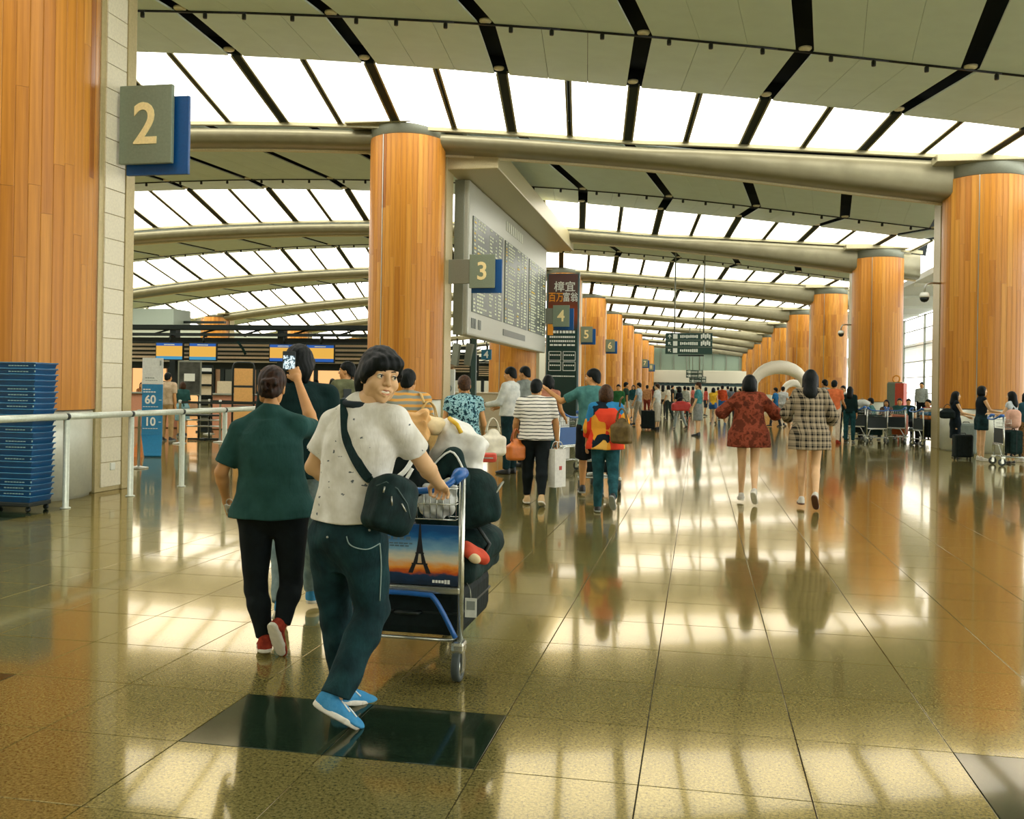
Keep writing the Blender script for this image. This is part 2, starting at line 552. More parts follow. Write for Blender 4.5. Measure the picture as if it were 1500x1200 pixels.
# ================================================================== columns
def tone_attr(me, rnd):
    a = me.attributes.new('tone', 'FLOAT', 'FACE')
    a.data.foreach_set('value', [rnd.random() for _ in me.polygons])
RC, NST = 1.03, 44
def stave_mesh():
    a = math.pi / NST * .985; m = MB()
    r0, r1 = RC - .03, RC
    pts = [(r0 * math.cos(t), r0 * math.sin(t)) for t in (-a, a)] + [(r1 * math.cos(t), r1 * math.sin(t)) for t in (a, a * .9, 0, -a * .9, -a)]
    pts[2] = (pts[2][0] - .004, pts[2][1]); pts[-1] = (pts[-1][0] - .004, pts[-1][1])
    n = len(pts)
    vs = [(x, y, 0) for x, y in pts] + [(x, y, 1) for x, y in pts]
    fs = [tuple(reversed(range(n))), tuple(range(n, 2 * n))] + [(i, (i + 1) % n, (i + 1) % n + n, i + n) for i in range(n)]
    return m.add(vs, fs).mesh('plank')
STAVE = stave_mesh(); STAVE.materials.append(WOOD)
def column(x, y, top, zwood, near, label, side, rnd, base=1.12, dx=0.):
    t = thing('column', label, 'column', (x, y, 0), 0, 'wood-clad columns of the hall')
    t['kind'] = 'structure'
    MB().lathe([(RC - .05, 0), (RC - .05, .03), (RC - .02, .04), (RC - .02, base - .03), (RC - .05, base)], 48).build('plinth', PALEM, t)
    MB().lathe([(RC - .05, zwood), (RC - .01, zwood + .02), (RC - .01, top - .05), (RC - .03, top)], 48).build('cap_ring', STEELD, t)
    if near:
        MB().lathe([(RC - .04, base), (RC - .04, zwood)], 44).build('core', plain('core_brown', '#6b3a10', .6), t)
        for i in range(NST):
            ang = 2 * math.pi * (i + .5) / NST
            z = base + .0; 
            while z < zwood - .05:
                L = rnd.uniform(1.1, 4.2)
                if zwood - z - L < .8: L = zwood - z
                o = link('plank', STAVE, None, t, (0, 0, z + .001), (0, 0, ang)); o.scale = (1, 1, L - .003)
                z += L
    else:
        m = MB(); vs = []; fs = []; nz = 5
        for zz in range(nz + 1):
            for i in range(NST): vs.append((RC * math.cos(2 * math.pi * i / NST), RC * math.sin(2 * math.pi * i / NST), base + (zwood - base) * zz / nz))
        for zz in range(nz):
            for i in range(NST): fs.append((zz * NST + i, zz * NST + (i + 1) % NST, (zz + 1) * NST + (i + 1) % NST, (zz + 1) * NST + i))
        me = m.add(vs, fs, True).mesh('cladding'); tone_attr(me, rnd)
        link('cladding', me, WOODF, t)
    # slim bright joint strips, toward the hall
    for ang in (math.radians(-112), math.radians(68)):
        MB().box((0, 0, (base + zwood) / 2), (.03, .02, zwood - base), rotz(ang) @ Matrix.Translation((RC + .002, 0, 0))).build('joint_strip', STEEL, t)
    # flat service duct behind the column
    d = MB().box((side * .30 - dx, .98, (zwood - .05) / 2), (1.30, .75, zwood - .05), bev=.01)
    MB().box((0, -.1, top - .13), (2.9, 2.0, .2), bev=.02).build('capital', FRAME, t)
    duct = d.build('service_duct', PILAS, t)
    return t
L_COLS = [(n, -8.0 if n > 2 else -8.70, 9.861 + PER * (n - 2) + (.91 if n == 2 else 0)) for n in range(2, 12)]
R_COLS = [(m, 7.334, 27.217 + PER * m) for m in range(0, 9)]
rnd = random.Random(3)
nth = ['first', 'second', 'third', 'fourth', 'fifth', 'sixth', 'seventh', 'eighth', 'ninth', 'tenth']
for n, x, y in L_COLS:
    lab = {2: 'honey wood column with tiled duct, behind the blue tray stack', 3: 'honey wood column carrying the 3 sign beside the flight board', 4: 'wood column below the flight board, near the two men talking',
           5: 'wood column carrying the 5 sign behind the tall banner', 6: 'wood column carrying the 6 sign', 9: 'distant wood column carrying the 7 sign'}.get(n, 'distant honey wood column, %s of the row on the check-in side' % nth[n - 2])
    column(x, y, Zb(x) + .70, 8.20, n in (2, 3), lab, 1, rnd, dx=.10 if n == 2 else 0)
for m, x, y in R_COLS:
    lab = {0: 'large honey wood column behind the women in black at the right edge', 1: 'honey wood column behind the seated travellers and trolleys'}.get(m, 'honey wood column, %s of the row on the window side' % nth[m])
    column(x, y, Zb(x) + 1.15, 7.12, m in (0, 1), lab, -1, rnd)
for k in (3, 4, 5):
    column(-37.0, 21.9 + PER * k, Zb(-37) + .8, Zb(-37) + .35, False, 'far wood column beyond the check-in truss, %s from the left' % nth[k - 3], 1, rnd)
# tiles and metal edge on the first column's duct (it faces the aisle)
c2 = [o for o in COL.objects if o.name == 'column'][0]
for i in range(26):
    z = .06 + i * .335
    if z + .33 > 8.35: break
    MB().box((.855, .93, z + .165), (.03, .44, .325), bev=.004).build('duct_tile', TILEW, c2)
MB().box((.855, 1.26, 4.15), (.06, .2, 8.3), bev=.01).build('duct_edge', PILAS, c2)
sk = MB().box((.875, .95, .33), (.03, .10, .10), bev=.01).build('power_socket', WHITEM, c2)

# ================================================================== ends and sides of the hall
wl = MB().box((-44, 70, 3.2), (.3, 190, 6.4)).build('wall_left', plain('wall_grey_green', '#8d9378', .6)); tag(wl, kind='structure')
MB().box((-43.8, 70, 2.2), (.1, 180, .3)).build('ledge', CREAM, wl)
we = MB().box((-14, 165, 4.6), (62, .4, 9.2)).build('wall_far', plain('wall_pale', '#8f8c74', .6)); tag(we, kind='structure')
wb = MB().box((-14, -16.2, 4.4), (60, .4, 8.8)).build('wall_back', plain('wall_back_sand', '#b9b08e', .7)); tag(wb, kind='structure')  # out of view, added to shut out daylight from behind the camera
# far gallery over the hall end: pale parapet, glazed storey above
ga = MB().box((-1, 150, 3.4), (30, 1.2, 2.0), bev=.03).build('wall_gallery', plain('gallery_cream', '#d9d3b8', .55)); tag(ga, kind='structure')
MB().box((-1, 149.9, 2.3), (30, 1.0, .5)).build('fascia', plain('gallery_dark', '#28403c', .5), ga)
gg = MB()
for i in range(13):
    MB().box((-13 + i * 2, 151, 6.2), (1.9, .06, 3.4)).build('pane', plain('gallery_glass', '#7f9180', .15, 0, .6), ga)
    MB().box((-14 + i * 2, 150.9, 6.2), (.12, .14, 3.4)).build('mullion', STEELD, ga)
# glazed front on the kerb side
XW = 13.5
wr = MB().box((XW, 60, .25), (.3, 170, .5)).build('wall_right', PALEM); tag(wr, kind='structure')
GLASS = NT('window_glass'); GLASS.set(.03, 0, .5).col('#f4faf4')
GLASS.b.inputs['Transmission Weight'].default_value = .9; GLASS.b.inputs['Alpha'].default_value = .25; GLASS = GLASS.m
win_n = 0
for i in range(10):
    y0 = 20 + i * 6.0
    win_n += 1
    wn = MB().box((XW, y0 + 3, 3.4), (.02, 5.9, 5.8)).build('window_%d' % win_n, GLASS); tag(wn, kind='structure')
    for z in (.5, 1.5, 2.5, 3.5, 4.5, 5.5, 6.3):
        MB().box((XW - .05, y0 + 3, z), (.06, 6.0, .05)).build('transom', STEELD, wn)
    MB().box((XW - .08, y0, 3.4), (.12, .10, 5.9)).build('mullion', STEELD, wn)
ls = MB().box((11.5, 66, 6.6), (4.2, 150, .25)).build('ceiling_side', plain('soffit_white', '#dfe3dc', .5)); tag(ls, kind='structure')
for i in range(16):
    MB().box((11.5, 16 + i * 6, 6.42), (4.0, .25, .16), bev=.02).build('rib', WHITEM, ls)
# white canopy over the kerb outside, hung with slats
cw = MB().box((19.5, 60, 4.9), (9, 150, .3)).build('ceiling_canopy', plain('canopy_white', '#eef2ee', .5)); tag(cw, kind='structure')
kb = MB().box((21, 60, -.1), (15, 170, .1)).build('floor_kerb', plain('kerb_pale', '#cfd2c6', .7)); tag(kb, kind='structure')
# ================================================================== people: smooth solids grown on a grid
class Field:
    def __init__(s, lo, hi, res):
        s.res = res; s.lo = np.array(lo, float)
        n = np.maximum(4, np.ceil((np.array(hi, float) - s.lo) / res).astype(int) + 1)
        s.ax = [s.lo[i] + res * np.arange(n[i]) for i in range(3)]
        s.V = np.full(n, 9.0)
    def sub(s, lo, hi):
        sl = []
        for i in range(3):
            a = int(np.clip(np.searchsorted(s.ax[i], lo[i]) - 1, 0, len(s.ax[i])))
            b = int(np.clip(np.searchsorted(s.ax[i], hi[i]) + 1, 0, len(s.ax[i])))
            sl.append(slice(a, max(b, a)))
        g = (s.ax[0][sl[0]][:, None, None], s.ax[1][sl[1]][None, :, None], s.ax[2][sl[2]][None, None, :])
        return tuple(sl), g
    def put(s, sl, d, k):
        A = s.V[sl]
        if A.size == 0: return
        if k <= 0: s.V[sl] = np.minimum(A, d); return
        h = np.clip(.5 + .5 * (A - d) / k, 0, 1)
        s.V[sl] = A * (1 - h) + d * h - k * h * (1 - h)
    def cone(s, a, b, ra, rb, k=.02, flat=None):
        a = np.array(a, float); b = np.array(b, float); m = max(ra, rb) + k + 3 * s.res
        sl, (X, Y, Z) = s.sub(np.minimum(a, b) - m, np.maximum(a, b) + m)
        if s.V[sl].size == 0: return s
        ba = b - a; bb = max(ba @ ba, 1e-9)
        tt = ((X - a[0]) * ba[0] + (Y - a[1]) * ba[1] + (Z - a[2]) * ba[2]) / bb
        h = np.clip(tt, 0, 1)
        d = np.sqrt((X - a[0] - h * ba[0]) ** 2 + (Y - a[1] - h * ba[1]) ** 2 + (Z - a[2] - h * ba[2]) ** 2) - (ra + (rb - ra) * h)
        if flat: d = np.maximum(d, (tt - 1) * math.sqrt(bb))
        s.put(sl, d, k); return s
    def ell(s, c, r, k=.02, sub=False, R=None):
        c = np.array(c, float); r = np.array(r, float); m = max(r) + k + 3 * s.res
        sl, (X, Y, Z) = s.sub(c - m, c + m)
        if s.V[sl].size == 0: return s
        x, y, z = X - c[0], Y - c[1], Z - c[2]
        if R is not None:
            x, y, z = (x * R[0][0] + y * R[1][0] + z * R[2][0], x * R[0][1] + y * R[1][1] + z * R[2][1], x * R[0][2] + y * R[1][2] + z * R[2][2])
        k0 = np.sqrt((x / r[0]) ** 2 + (y / r[1]) ** 2 + (z / r[2]) ** 2)
        k1 = np.sqrt((x / r[0] ** 2) ** 2 + (y / r[1] ** 2) ** 2 + (z / r[2] ** 2) ** 2) + 1e-9
        d = k0 * (k0 - 1) / k1
        if sub:
            A = s.V[sl]; h = np.clip(.5 - .5 * (A + d) / k, 0, 1)
            s.V[sl] = A * (1 - h) - d * h + k * h * (1 - h)
        else: s.put(sl, d, k)
        return s
    def rbox(s, c, half, r, k=.02):
        c = np.array(c, float); hf = np.array(half, float); m = hf + k + 3 * s.res
        sl, (X, Y, Z) = s.sub(c - m, c + m)
        q = [np.abs(a - c[i]) - (hf[i] - r) for i, a in enumerate((X, Y, Z))]
        d = np.sqrt(sum(np.maximum(a, 0) ** 2 for a in q)) + np.minimum(np.maximum(np.maximum(q[0], q[1]), q[2]), 0) - r
        s.put(sl, d, k); return s
    def cut(s, fn):
        s.V = np.maximum(s.V, fn(s.ax[0][:, None, None], s.ax[1][None, :, None], s.ax[2][None, None, :])); return s
    def bend(s, fn):
        s.V = s.V + fn(s.ax[0][:, None, None], s.ax[1][None, :, None], s.ax[2][None, None, :]); return s
    def nets(s):
        V = np.pad(s.V, 1, constant_values=9.0); lo = s.lo - s.res
        S = V < 0
        n = np.array(V.shape) - 1
        c = [S[i:n[0] + i, j:n[1] + j, k:n[2] + k] for i in (0, 1) for j in (0, 1) for k in (0, 1)]
        cnt = sum(x.astype(np.int8) for x in c)
        ii = np.argwhere((cnt > 0) & (cnt < 8))
        if len(ii) == 0: return np.zeros((0, 3)), np.zeros((0, 4), int)
        idx = np.full(n, -1, np.int64); idx[tuple(ii.T)] = np.arange(len(ii))
        acc = np.zeros((len(ii), 3)); num = np.zeros(len(ii))
        for a in range(3):
            o1, o2 = [x for x in range(3) if x != a]
            for p in (0, 1):
                for q in (0, 1):
                    A = ii.copy(); A[:, o1] += p; A[:, o2] += q
                    B = A.copy(); B[:, a] += 1
                    va = V[tuple(A.T)]; vb = V[tuple(B.T)]
                    m = (va < 0) != (vb < 0)
                    t = np.where(m, va / np.where(m, va - vb, 1), 0)
                    P = A - ii + 0.0; P[:, a] += t
                    acc += P * m[:, None]; num += m
        verts = lo + s.res * (ii + acc / num[:, None])
        faces = []
        for a in range(3):
            o1, o2 = [(1, 2), (2, 0), (0, 1)][a]
            sa = [slice(None)] * 3; sb = [slice(None)] * 3
            sa[a] = slice(0, -1); sb[a] = slice(1, None)
            E = np.argwhere(S[tuple(sa)] != S[tuple(sb)])
            if len(E) == 0: continue
            E = E[(E[:, o1] > 0) & (E[:, o2] > 0)]
            d1 = np.zeros(3, int); d1[o1] = 1; d2 = np.zeros(3, int); d2[o2] = 1
            q = np.stack([idx[tuple((E - d1 - d2).T)], idx[tuple((E - d2).T)], idx[tuple(E.T)], idx[tuple((E - d1).T)]], 1)
            inside = S[tuple(E.T)]
            q[~inside] = q[~inside][:, ::-1]
            faces.append(q)
        return verts, np.concatenate(faces)

def np_mesh(name, parts):
    parts = [p for p in parts if len(p[0])]
    Vs = np.concatenate([p[0] for p in parts]); off = 0; Fs = []
    for v, f in parts: Fs.append(f + off); off += len(v)
    Fq = np.concatenate(Fs)
    me = bpy.data.meshes.new(name)
    me.vertices.add(len(Vs)); me.vertices.foreach_set('co', Vs.astype(np.float32).ravel())
    me.loops.add(Fq.size); me.loops.foreach_set('vertex_index', Fq.astype(np.int32).ravel())
    me.polygons.add(len(Fq)); me.polygons.foreach_set('loop_start', np.arange(0, Fq.size, 4, dtype=np.int32))
    me.polygons.foreach_set('use_smooth', np.ones(len(Fq), bool))
    me.update(calc_edges=True)
    return me
def xf(part, M):
    M = np.array(M); v, f = part
    w = v @ M[:3, :3].T + M[:3, 3]
    if np.linalg.det(M[:3, :3]) < 0: f = f[:, ::-1]
    return w, f
def frame(o, x, y, z, sc=1.):
    M = np.eye(4); M[:3, 0] = np.array(x) * sc; M[:3, 1] = np.array(y) * sc; M[:3, 2] = np.array(z) * sc; M[:3, 3] = o
    return M
def unit(v):
    v = np.array(v, float); return v / max(np.linalg.norm(v), 1e-9)
A3 = lambda *a: np.array(a, float)

_CACHE = {}
def hand_part(curl, res):
    key = ('hand', curl, res)
    if key in _CACHE: return _CACHE[key]
    F = Field((-.06, -.05, -.03), (.09, .11, .20), res)
    F.cone((0, 0, -.02), (0, 0, .02), .026, .028, .02)
    F.ell((0, 0, .05), (.040, .016, .048), .015)
    F.ell((0, .002, .075), (.040, .014, .022), .012)
    for x, L, sp in ((.028, .072, .10), (.010, .080, .02), (-.010, .074, -.05), (-.028, .058, -.14)):
        p = A3(x, 0, .086); a = math.radians(curl * .5)
        for j, fr in enumerate((.45, .32, .23)):
            q = p + L * fr * A3(math.sin(sp), math.sin(a), math.cos(a))
            F.cone(p, q, .0092 - .0009 * j, .0085 - .0009 * j, .004)
            p = q; a += math.radians(curl)
    t0, t1, t2 = A3(.026, .006, .022), A3(.048, .018, .055), A3(.046, .030 + curl * .0002, .086)
    F.cone(t0, t1, .014, .011, .012); F.cone(t1, t2, .0105, .0085, .004)
    _CACHE[key] = F.nets(); return _CACHE[key]
def head_part(res, smile=False, fem=False):
    key = ('head', res, smile, fem)
    if key in _CACHE: return _CACHE[key]
    F = Field((-.11, -.13, -.15), (.11, .14, .14), res)
    F.ell((0, -.012, .03), (.073, .092, .085), .03)
    F.ell((0, .018, -.05), (.056 if not fem else .052, .064, .062), .045)
    F.ell((0, .066, -.096), (.022, .018, .018), .03)
    for sx in (-1, 1):
        F.ell((sx * .038, .052, -.032), (.026, .028, .026), .03)
        F.ell((sx * .050, .005, -.070), (.014, .03, .03), .03)
        F.ell((sx * .076, -.008, -.012), (.009, .022, .032), .008)
        F.ell((sx * .0815, -.002, -.010), (.005, .012, .020), .004, sub=True)
        F.ell((sx * .032, .096, .002), (.020, .016, .012), .012, sub=True)
    F.cone((-.04, .070, .024), (.04, .070, .024), .013, .013, .022)
    F.cone((0, .086, .010), (0, .104, -.026), .008, .0125, .012)
    for sx in (-1, 1): F.ell((sx * .011, .094, -.031), (.0085, .010, .008), .006)
    if smile:
        for sx in (-1, 1):
            F.ell((sx * .040, .062, -.034), (.020, .022, .018), .016)
        F.ell((0, .082, -.062), (.034, .016, .019), .014)
        F.cone((-.034, .071, -.050), (0, .093, -.0575), .005, .0055, .006)
        F.cone((.034, .071, -.050), (0, .093, -.0575), .005, .0055, .006)
        F.cone((-.033, .072, -.055), (0, .089, -.080), .005, .007, .006)
        F.cone((.033, .072, -.055), (0, .089, -.080), .005, .007, .006)
        F.ell((0, .098, -.0650), (.031, .012, .0095), .005, sub=True)
    else:
        F.ell((0, .086, -.058), (.022, .009, .0055), .006); F.ell((0, .086, -.068), (.019, .010, .0065), .006)
    _CACHE[key] = F.nets(); return _CACHE[key]
def shoe_parts(res, kind):
    key = ('shoe', res, kind)
    if key in _CACHE: return _CACHE[key]
    F = Field((-.07, -.09, -.10), (.07, .22, .06), res)
    if kind == 'flat':
        F.ell((0, -.03, -.06), (.034, .036, .026), .02); F.cone((0, -.02, -.066), (0, .11, -.070), .034, .036, .03)
        F.ell((0, .13, -.068), (.042, .05, .018), .02)
        F.ell((0, .03, -.036), (.026, .055, .022), .008, sub=True)
    else:
        F.ell((0, -.022, -.05), (.038, .045, .05), .02)
        F.cone((0, -.02, -.05), (0, -.022, -.005 if kind != 'boot' else .06), .040, .041, .02)
        F.cone((0, .01, -.045), (0, .10, -.066), .040, .036, .03)
        F.ell((0, .125, -.066), (.047, .065, .030), .02)
        F.ell((0, .06, -.05), (.030, .06, .028), .02)
    F.cut(lambda X, Y, Z: -.070 - Z)
    up = F.nets()
    G = Field((-.08, -.10, -.11), (.08, .22, -.04), res)
    top = -.058 if kind != 'flat' else -.072
    G.cone((0, -.03, -.07), (0, .055, -.07), .042, .038, .01); G.cone((0, .055, -.07), (0, .135, -.07), .038, .052, .02)
    G.V = np.maximum(G.V, 0 * G.V)
    X, Y = G.ax[0][:, None, None], G.ax[1][None, :, None]
    t = np.clip((Y + .03) / .165, 0, 1)
    w = .040 + .010 * np.sin(np.clip(t * 1.25, 0, 1.25) * math.pi * .8) - .004 * (np.abs(t - .45) < .2)
    d2 = np.sqrt(X ** 2 + (Y + .03 - .165 * t) ** 2) - w
    Z = G.ax[2][None, None, :]
    G.V = np.maximum(d2 + 0 * Z, np.abs(Z - (top - .085) / 2) - (top + .085) / 2 + 0 * d2)
    so = G.nets()
    _CACHE[key] = (up, so); return _CACHE[key]
def hair_part(style, res):
    key = ('hair', style, res)
    if key in _CACHE: return _CACHE[key]
    F = Field((-.15, -.19, -.56 if style == 'long' else -.24), (.15, .15, .17), res)
    if style in ('short', 'bun', 'mop'):
        g = .012 if style == 'mop' else .004
        F.ell((0, -.016, .034), (.080 + g, .099 + g, .092 + g), .01)
        F.ell((0, -.06, -.045), (.066, .05, .055), .04)
        if style == 'mop':
            F.ell((0, -.055, -.03), (.078, .058, .075), .04)
            F.ell((-.062, .01, .0), (.026, .05, .05), .03); F.ell((.062, .01, .0), (.026, .05, .05), .03)
        fz = .035 if style == 'mop' else .05
        def hairline(X, Y, Z):
            side = np.abs(X)
            line = np.where(Y > .0, fz - (.085 - Y) * .55 - np.clip(side - .045, 0, .1) * .3, fz - .085 * .55 + Y * .9)
            return (line - np.clip(line, -.105, 9) * 0 - Z) * .8
        F.cut(hairline)
        if style == 'mop':
            F.ell((-.03, .060, .066), (.050, .034, .032), .02); F.ell((.030, .060, .056), (.046, .034, .038), .02)
            F.cone((.03, .072, .055), (.070, .035, .005), .024, .018, .02); F.cone((.068, .02, .02), (.074, .008, -.03), .022, .014, .02); F.cone((.05, -.05, -.02), (.045, -.06, -.095), .04, .025, .03); F.cone((-.05, -.05, -.02), (-.045, -.06, -.095), .04, .025, .03)
        if style == 'bun':
            F.cone((-.025, -.112, .010), (.025, -.112, .020), .028, .028, .008)
            F.cone((.02, -.116, .012), (-.018, -.118, -.018), .022, .024, .006)
            F.ell((0, -.128, .0), (.012, .012, .016), .008, sub=True)
            F.cone((.01, -.12, -.02), (.028, -.095, -.07), .010, .006, .006)
    elif style == 'bob':
        F.ell((0, -.016, .034), (.084, .102, .094), .01)
        F.ell((0, -.045, -.05), (.092, .075, .095), .04)
        F.cone((-.07, -.005, .02), (-.075, .015, -.10), .032, .026, .03); F.cone((.07, -.005, .02), (.075, .015, -.10), .032, .026, .03)
        F.cut(lambda X, Y, Z: -.135 - Z + 0 * X)
        F.ell((0, .10, -.035), (.058, .075, .085), .02, sub=True)
    elif style == 'long':
        F.ell((0, -.016, .034), (.084, .102, .094), .01)
        F.cone((0, -.05, -.02), (0, -.085, -.20), .088, .082, .04)
        F.cone((-.03, -.085, -.18), (-.025, -.075, -.44), .06, .035, .04); F.cone((.03, -.085, -.18), (.02, -.075, -.47), .06, .03, .04)
        F.cone((-.07, .0, .02), (-.085, .01, -.17), .03, .024, .03); F.cone((.07, .0, .02), (.085, .01, -.17), .03, .024, .03)
        F.ell((0, .10, -.035), (.056, .075, .085), .02, sub=True)
    F.bend(lambda X, Y, Z: .0022 * np.sin(X * 190 + np.sin(Z * 40) * 2) * np.cos(Y * 120 + Z * 22))
    _CACHE[key] = F.nets(); return _CACHE[key]

PROF = {
 'm': ([-.34, -.15, 0, .2, .4, .6, .8, .92, 1.02, 1.10], [.135, .170, .166, .150, .147, .158, .172, .165, .125, .07], [.10, .120, .116, .106, .104, .110, .112, .098, .078, .06]),
 'f': ([-.34, -.15, 0, .2, .4, .6, .8, .92, 1.02, 1.10], [.140, .172, .168, .142, .130, .138, .146, .145, .110, .06], [.11, .122, .114, .100, .094, .108, .108, .092, .072, .055]),
}
def wrinkle(amp, f=1.):
    return lambda X, Y, Z: amp * (np.sin(X * 31 * f + Z * 17 * f + 1.3 * np.sin(Y * 23 * f)) * .6 + np.sin(Z * 43 * f - X * 19 * f + Y * 27 * f) * .4)

def person(label, loc, rz, h=1.7, sex='m', J=None, legs=((0, 0), (0, 0)), arms=None, lean=(0, 0), twist=0., head=(0, 0, 0), top=None,
           bottom=None, hair=('short', None), shoes=None, skin=None, res=.016, girth=1., curl=(22, 22), smile=False, group=None, faces=False, seat=None):
    """legs: (flex, knee, foot pitch, spread) left, right in degrees; arms: (swing, spread, bend, inward) or ('to', xyz, hint).
    Local axes: x to the person's right, y ahead, z up.  Returns the body object and the world places of the joints."""
    s = h / 1.70; J = dict(J or {}); D = math.radians
    for side, sg, lg in (('L', -1, legs[0]), ('R', 1, legs[1])):
        if 'hip' + side not in J:
            fl, kn = D(lg[0]), D(lg[1]); fp = D(lg[2]) if len(lg) > 2 else 0.; sp = D(lg[3]) if len(lg) > 3 else D(1.5)
            hip = A3(sg * .092, 0, .90) * s
            knee = hip + .41 * s * unit((sg * math.sin(sp), math.sin(fl), -math.cos(fl)))
            ank = knee + .405 * s * unit((sg * .01, math.sin(fl - kn), -math.cos(fl - kn)))
            J['hip' + side], J['knee' + side], J['ank' + side] = hip, knee, ank
            J['toe' + side] = unit((sg * .14, math.cos(fp), -math.sin(fp)))
            J['fk'] = True
    if 'shoL' not in J:
        P = (J['hipL'] + J['hipR']) / 2 + A3(0, 0, .03 * s)
        C = P + A3(lean[0] * .47, lean[1] * .47, .47 * (1 - .3 * (lean[0] ** 2 + lean[1] ** 2))) * s
        wd = (.178 if sex == 'm' else .158) * s * (1 + (girth - 1) * .5)
        tw = D(twist)
        J['shoL'] = C + A3(-wd * math.cos(tw), -wd * math.sin(tw), 0); J['shoR'] = C + A3(wd * math.cos(tw), wd * math.sin(tw), 0)
    S0 = (J['shoL'] + J['shoR']) / 2
    P0 = (J['hipL'] + J['hipR']) / 2 + A3(0, 0, .03 * s)
    if 'neck' not in J: J['neck'] = S0 + A3(lean[0] * .05, lean[1] * .06 - .005, .045) * s
    if 'head' not in J: J['head'] = J['neck'] + A3(lean[0] * .1, lean[1] * .08 + .02, .135) * s
    arms = arms or ((10, 7, 12), (-8, 7, 12))
    for side, sg, am in (('L', -1, arms[0]), ('R', 1, arms[1])):
        if 'elb' + side in J: continue
        S = J['sho' + side]
        if am[0] == 'to':
            Wp = A3(*am[1]); hint = unit(am[2]); dv = Wp - S; L = np.linalg.norm(dv); a, b = .29 * s, .255 * s
            L2 = min(L, (a + b) * .995); dn = dv / L; Wp = S + dn * L2
            ca = (a * a + L2 * L2 - b * b) / (2 * a * L2); hn = unit(hint - dn * (hint @ dn))
            J['elb' + side] = S + dn * a * ca + hn * a * math.sqrt(max(0, 1 - ca * ca)); J['wri' + side] = Wp
        else:
            sw, ab, bd = D(am[0]), D(am[1]), D(am[2]); inw = am[3] if len(am) > 3 else 0.
            e = S + .29 * s * unit((sg * math.sin(ab), math.sin(sw) * math.cos(ab), -math.cos(sw) * math.cos(ab)))
            J['elb' + side] = e
            J['wri' + side] = e + .255 * s * unit((sg * (math.sin(ab) * .4 - inw), math.sin(sw + bd), -math.cos(sw + bd)))
    if J.get('fk'):
        lowest = 9
        for side in 'LR':
            f = unit(J['toe' + side]); sx = unit(np.cross(f, (0, 0, 1))); u = np.cross(sx, f)
            for q in (-.06, .17): lowest = min(lowest, (J['ank' + side] + (f * q - u * .085) * s)[2])
        dz = -lowest
        if seat is not None: dz = seat - J['hipL'][2] + .09
        for k in J:
            if isinstance(J[k], np.ndarray) and not k.startswith('toe'): J[k] = J[k] + A3(0, 0, dz)
    S0 = (J['shoL'] + J['shoR']) / 2; P0 = (J['hipL'] + J['hipR']) / 2 + A3(0, 0, .03 * s)
    aS = math.atan2(*(J['shoR'] - J['shoL'])[[1, 0]]); aP = math.atan2(*(J['hipR'] - J['hipL'])[[1, 0]])
    pt, pw, pd = PROF[sex]
    pts = np.array([J[k] for k in J if isinstance(J[k], np.ndarray) and not k.startswith('toe')])
    lo, hi = pts.min(0) - .26 * s, pts.max(0) + .26 * s
    def torso(F, ease, tmin, tmax, k=.03, flare=0., lowc=None, slack=0., tlow=-9, taper=0.):
        zlo, zhi = P0[2] + tmin * (S0[2] - P0[2]), P0[2] + tmax * (S0[2] - P0[2])
        sl, (X, Y, Z) = F.sub((lo[0], lo[1], zlo - .05), (hi[0], hi[1], zhi + .05))
        if F.V[sl].size == 0: return
        t = (Z - P0[2]) / (S0[2] - P0[2])
        tc = np.clip(t, 0, 1.1)
        cx = P0[0] + (S0[0] - P0[0]) * tc; cy = P0[1] + (S0[1] - P0[1]) * tc
        if lowc is not None:
            cx = cx + np.clip(-t, 0, 1) * lowc[0]; cy = cy + np.clip(-t, 0, 1) * lowc[1]
        an = aP + (aS - aP) * np.clip(t, 0, 1)
        x = (X - cx) * np.cos(an) + (Y - cy) * np.sin(an); y = -(X - cx) * np.sin(an) + (Y - cy) * np.cos(an)
        body = 1 + (girth - 1) * np.clip(1.25 - t, 0, 1)
        fl = 1 + flare * np.clip(.55 - t, 0, 2)
        tp = np.maximum(t, tlow)
        w = np.interp(tp, pt, pw) * s * body * fl + ease + slack * np.clip(.9 - t, 0, .9)
        d = np.interp(tp, pt, pd) * s * body * (1 + flare * .7 * np.clip(.55 - t, 0, 2)) + ease + slack * np.clip(.9 - t, 0, .9)
        if taper:
            q_ = np.clip((-t - .02) / .30, 0, 1); w = w * (1 - taper * .25 * q_); d = d * (1 - taper * q_ ** 1.5)
        dd = (np.sqrt((x / w) ** 2 + (y / d) ** 2) - 1) * np.minimum(w, d)
        dd = np.maximum(dd, np.maximum(zlo - Z, Z - zhi))
        F.put(sl, dd, k)
    g = 1 + (girth - 1) * .55; ga = 1 + (girth - 1) * .45
    def trap(F, e):
        for side in 'LR':
            F.cone(J['neck'] + A3(0, -.004, -.012) * s, J['sho' + side] + A3(0, 0, .002) * s, .052 * s + e, .040 * s + e, .03)
    # ---- body
    F = Field(lo, hi, res)
    torso(F, -.016, -.08, 1.06, .02)
    trap(F, -.006)
    F.cone(J['neck'] - A3(0, 0, .03) * s, J['head'] + A3(0, -.012, -.06) * s, .056 * s if sex == 'm' else .047 * s, .050 * s if sex == 'm' else .042 * s, .03)
    ar = (.050, .038, .040, .026) if sex == 'm' else (.043, .034, .034, .022)
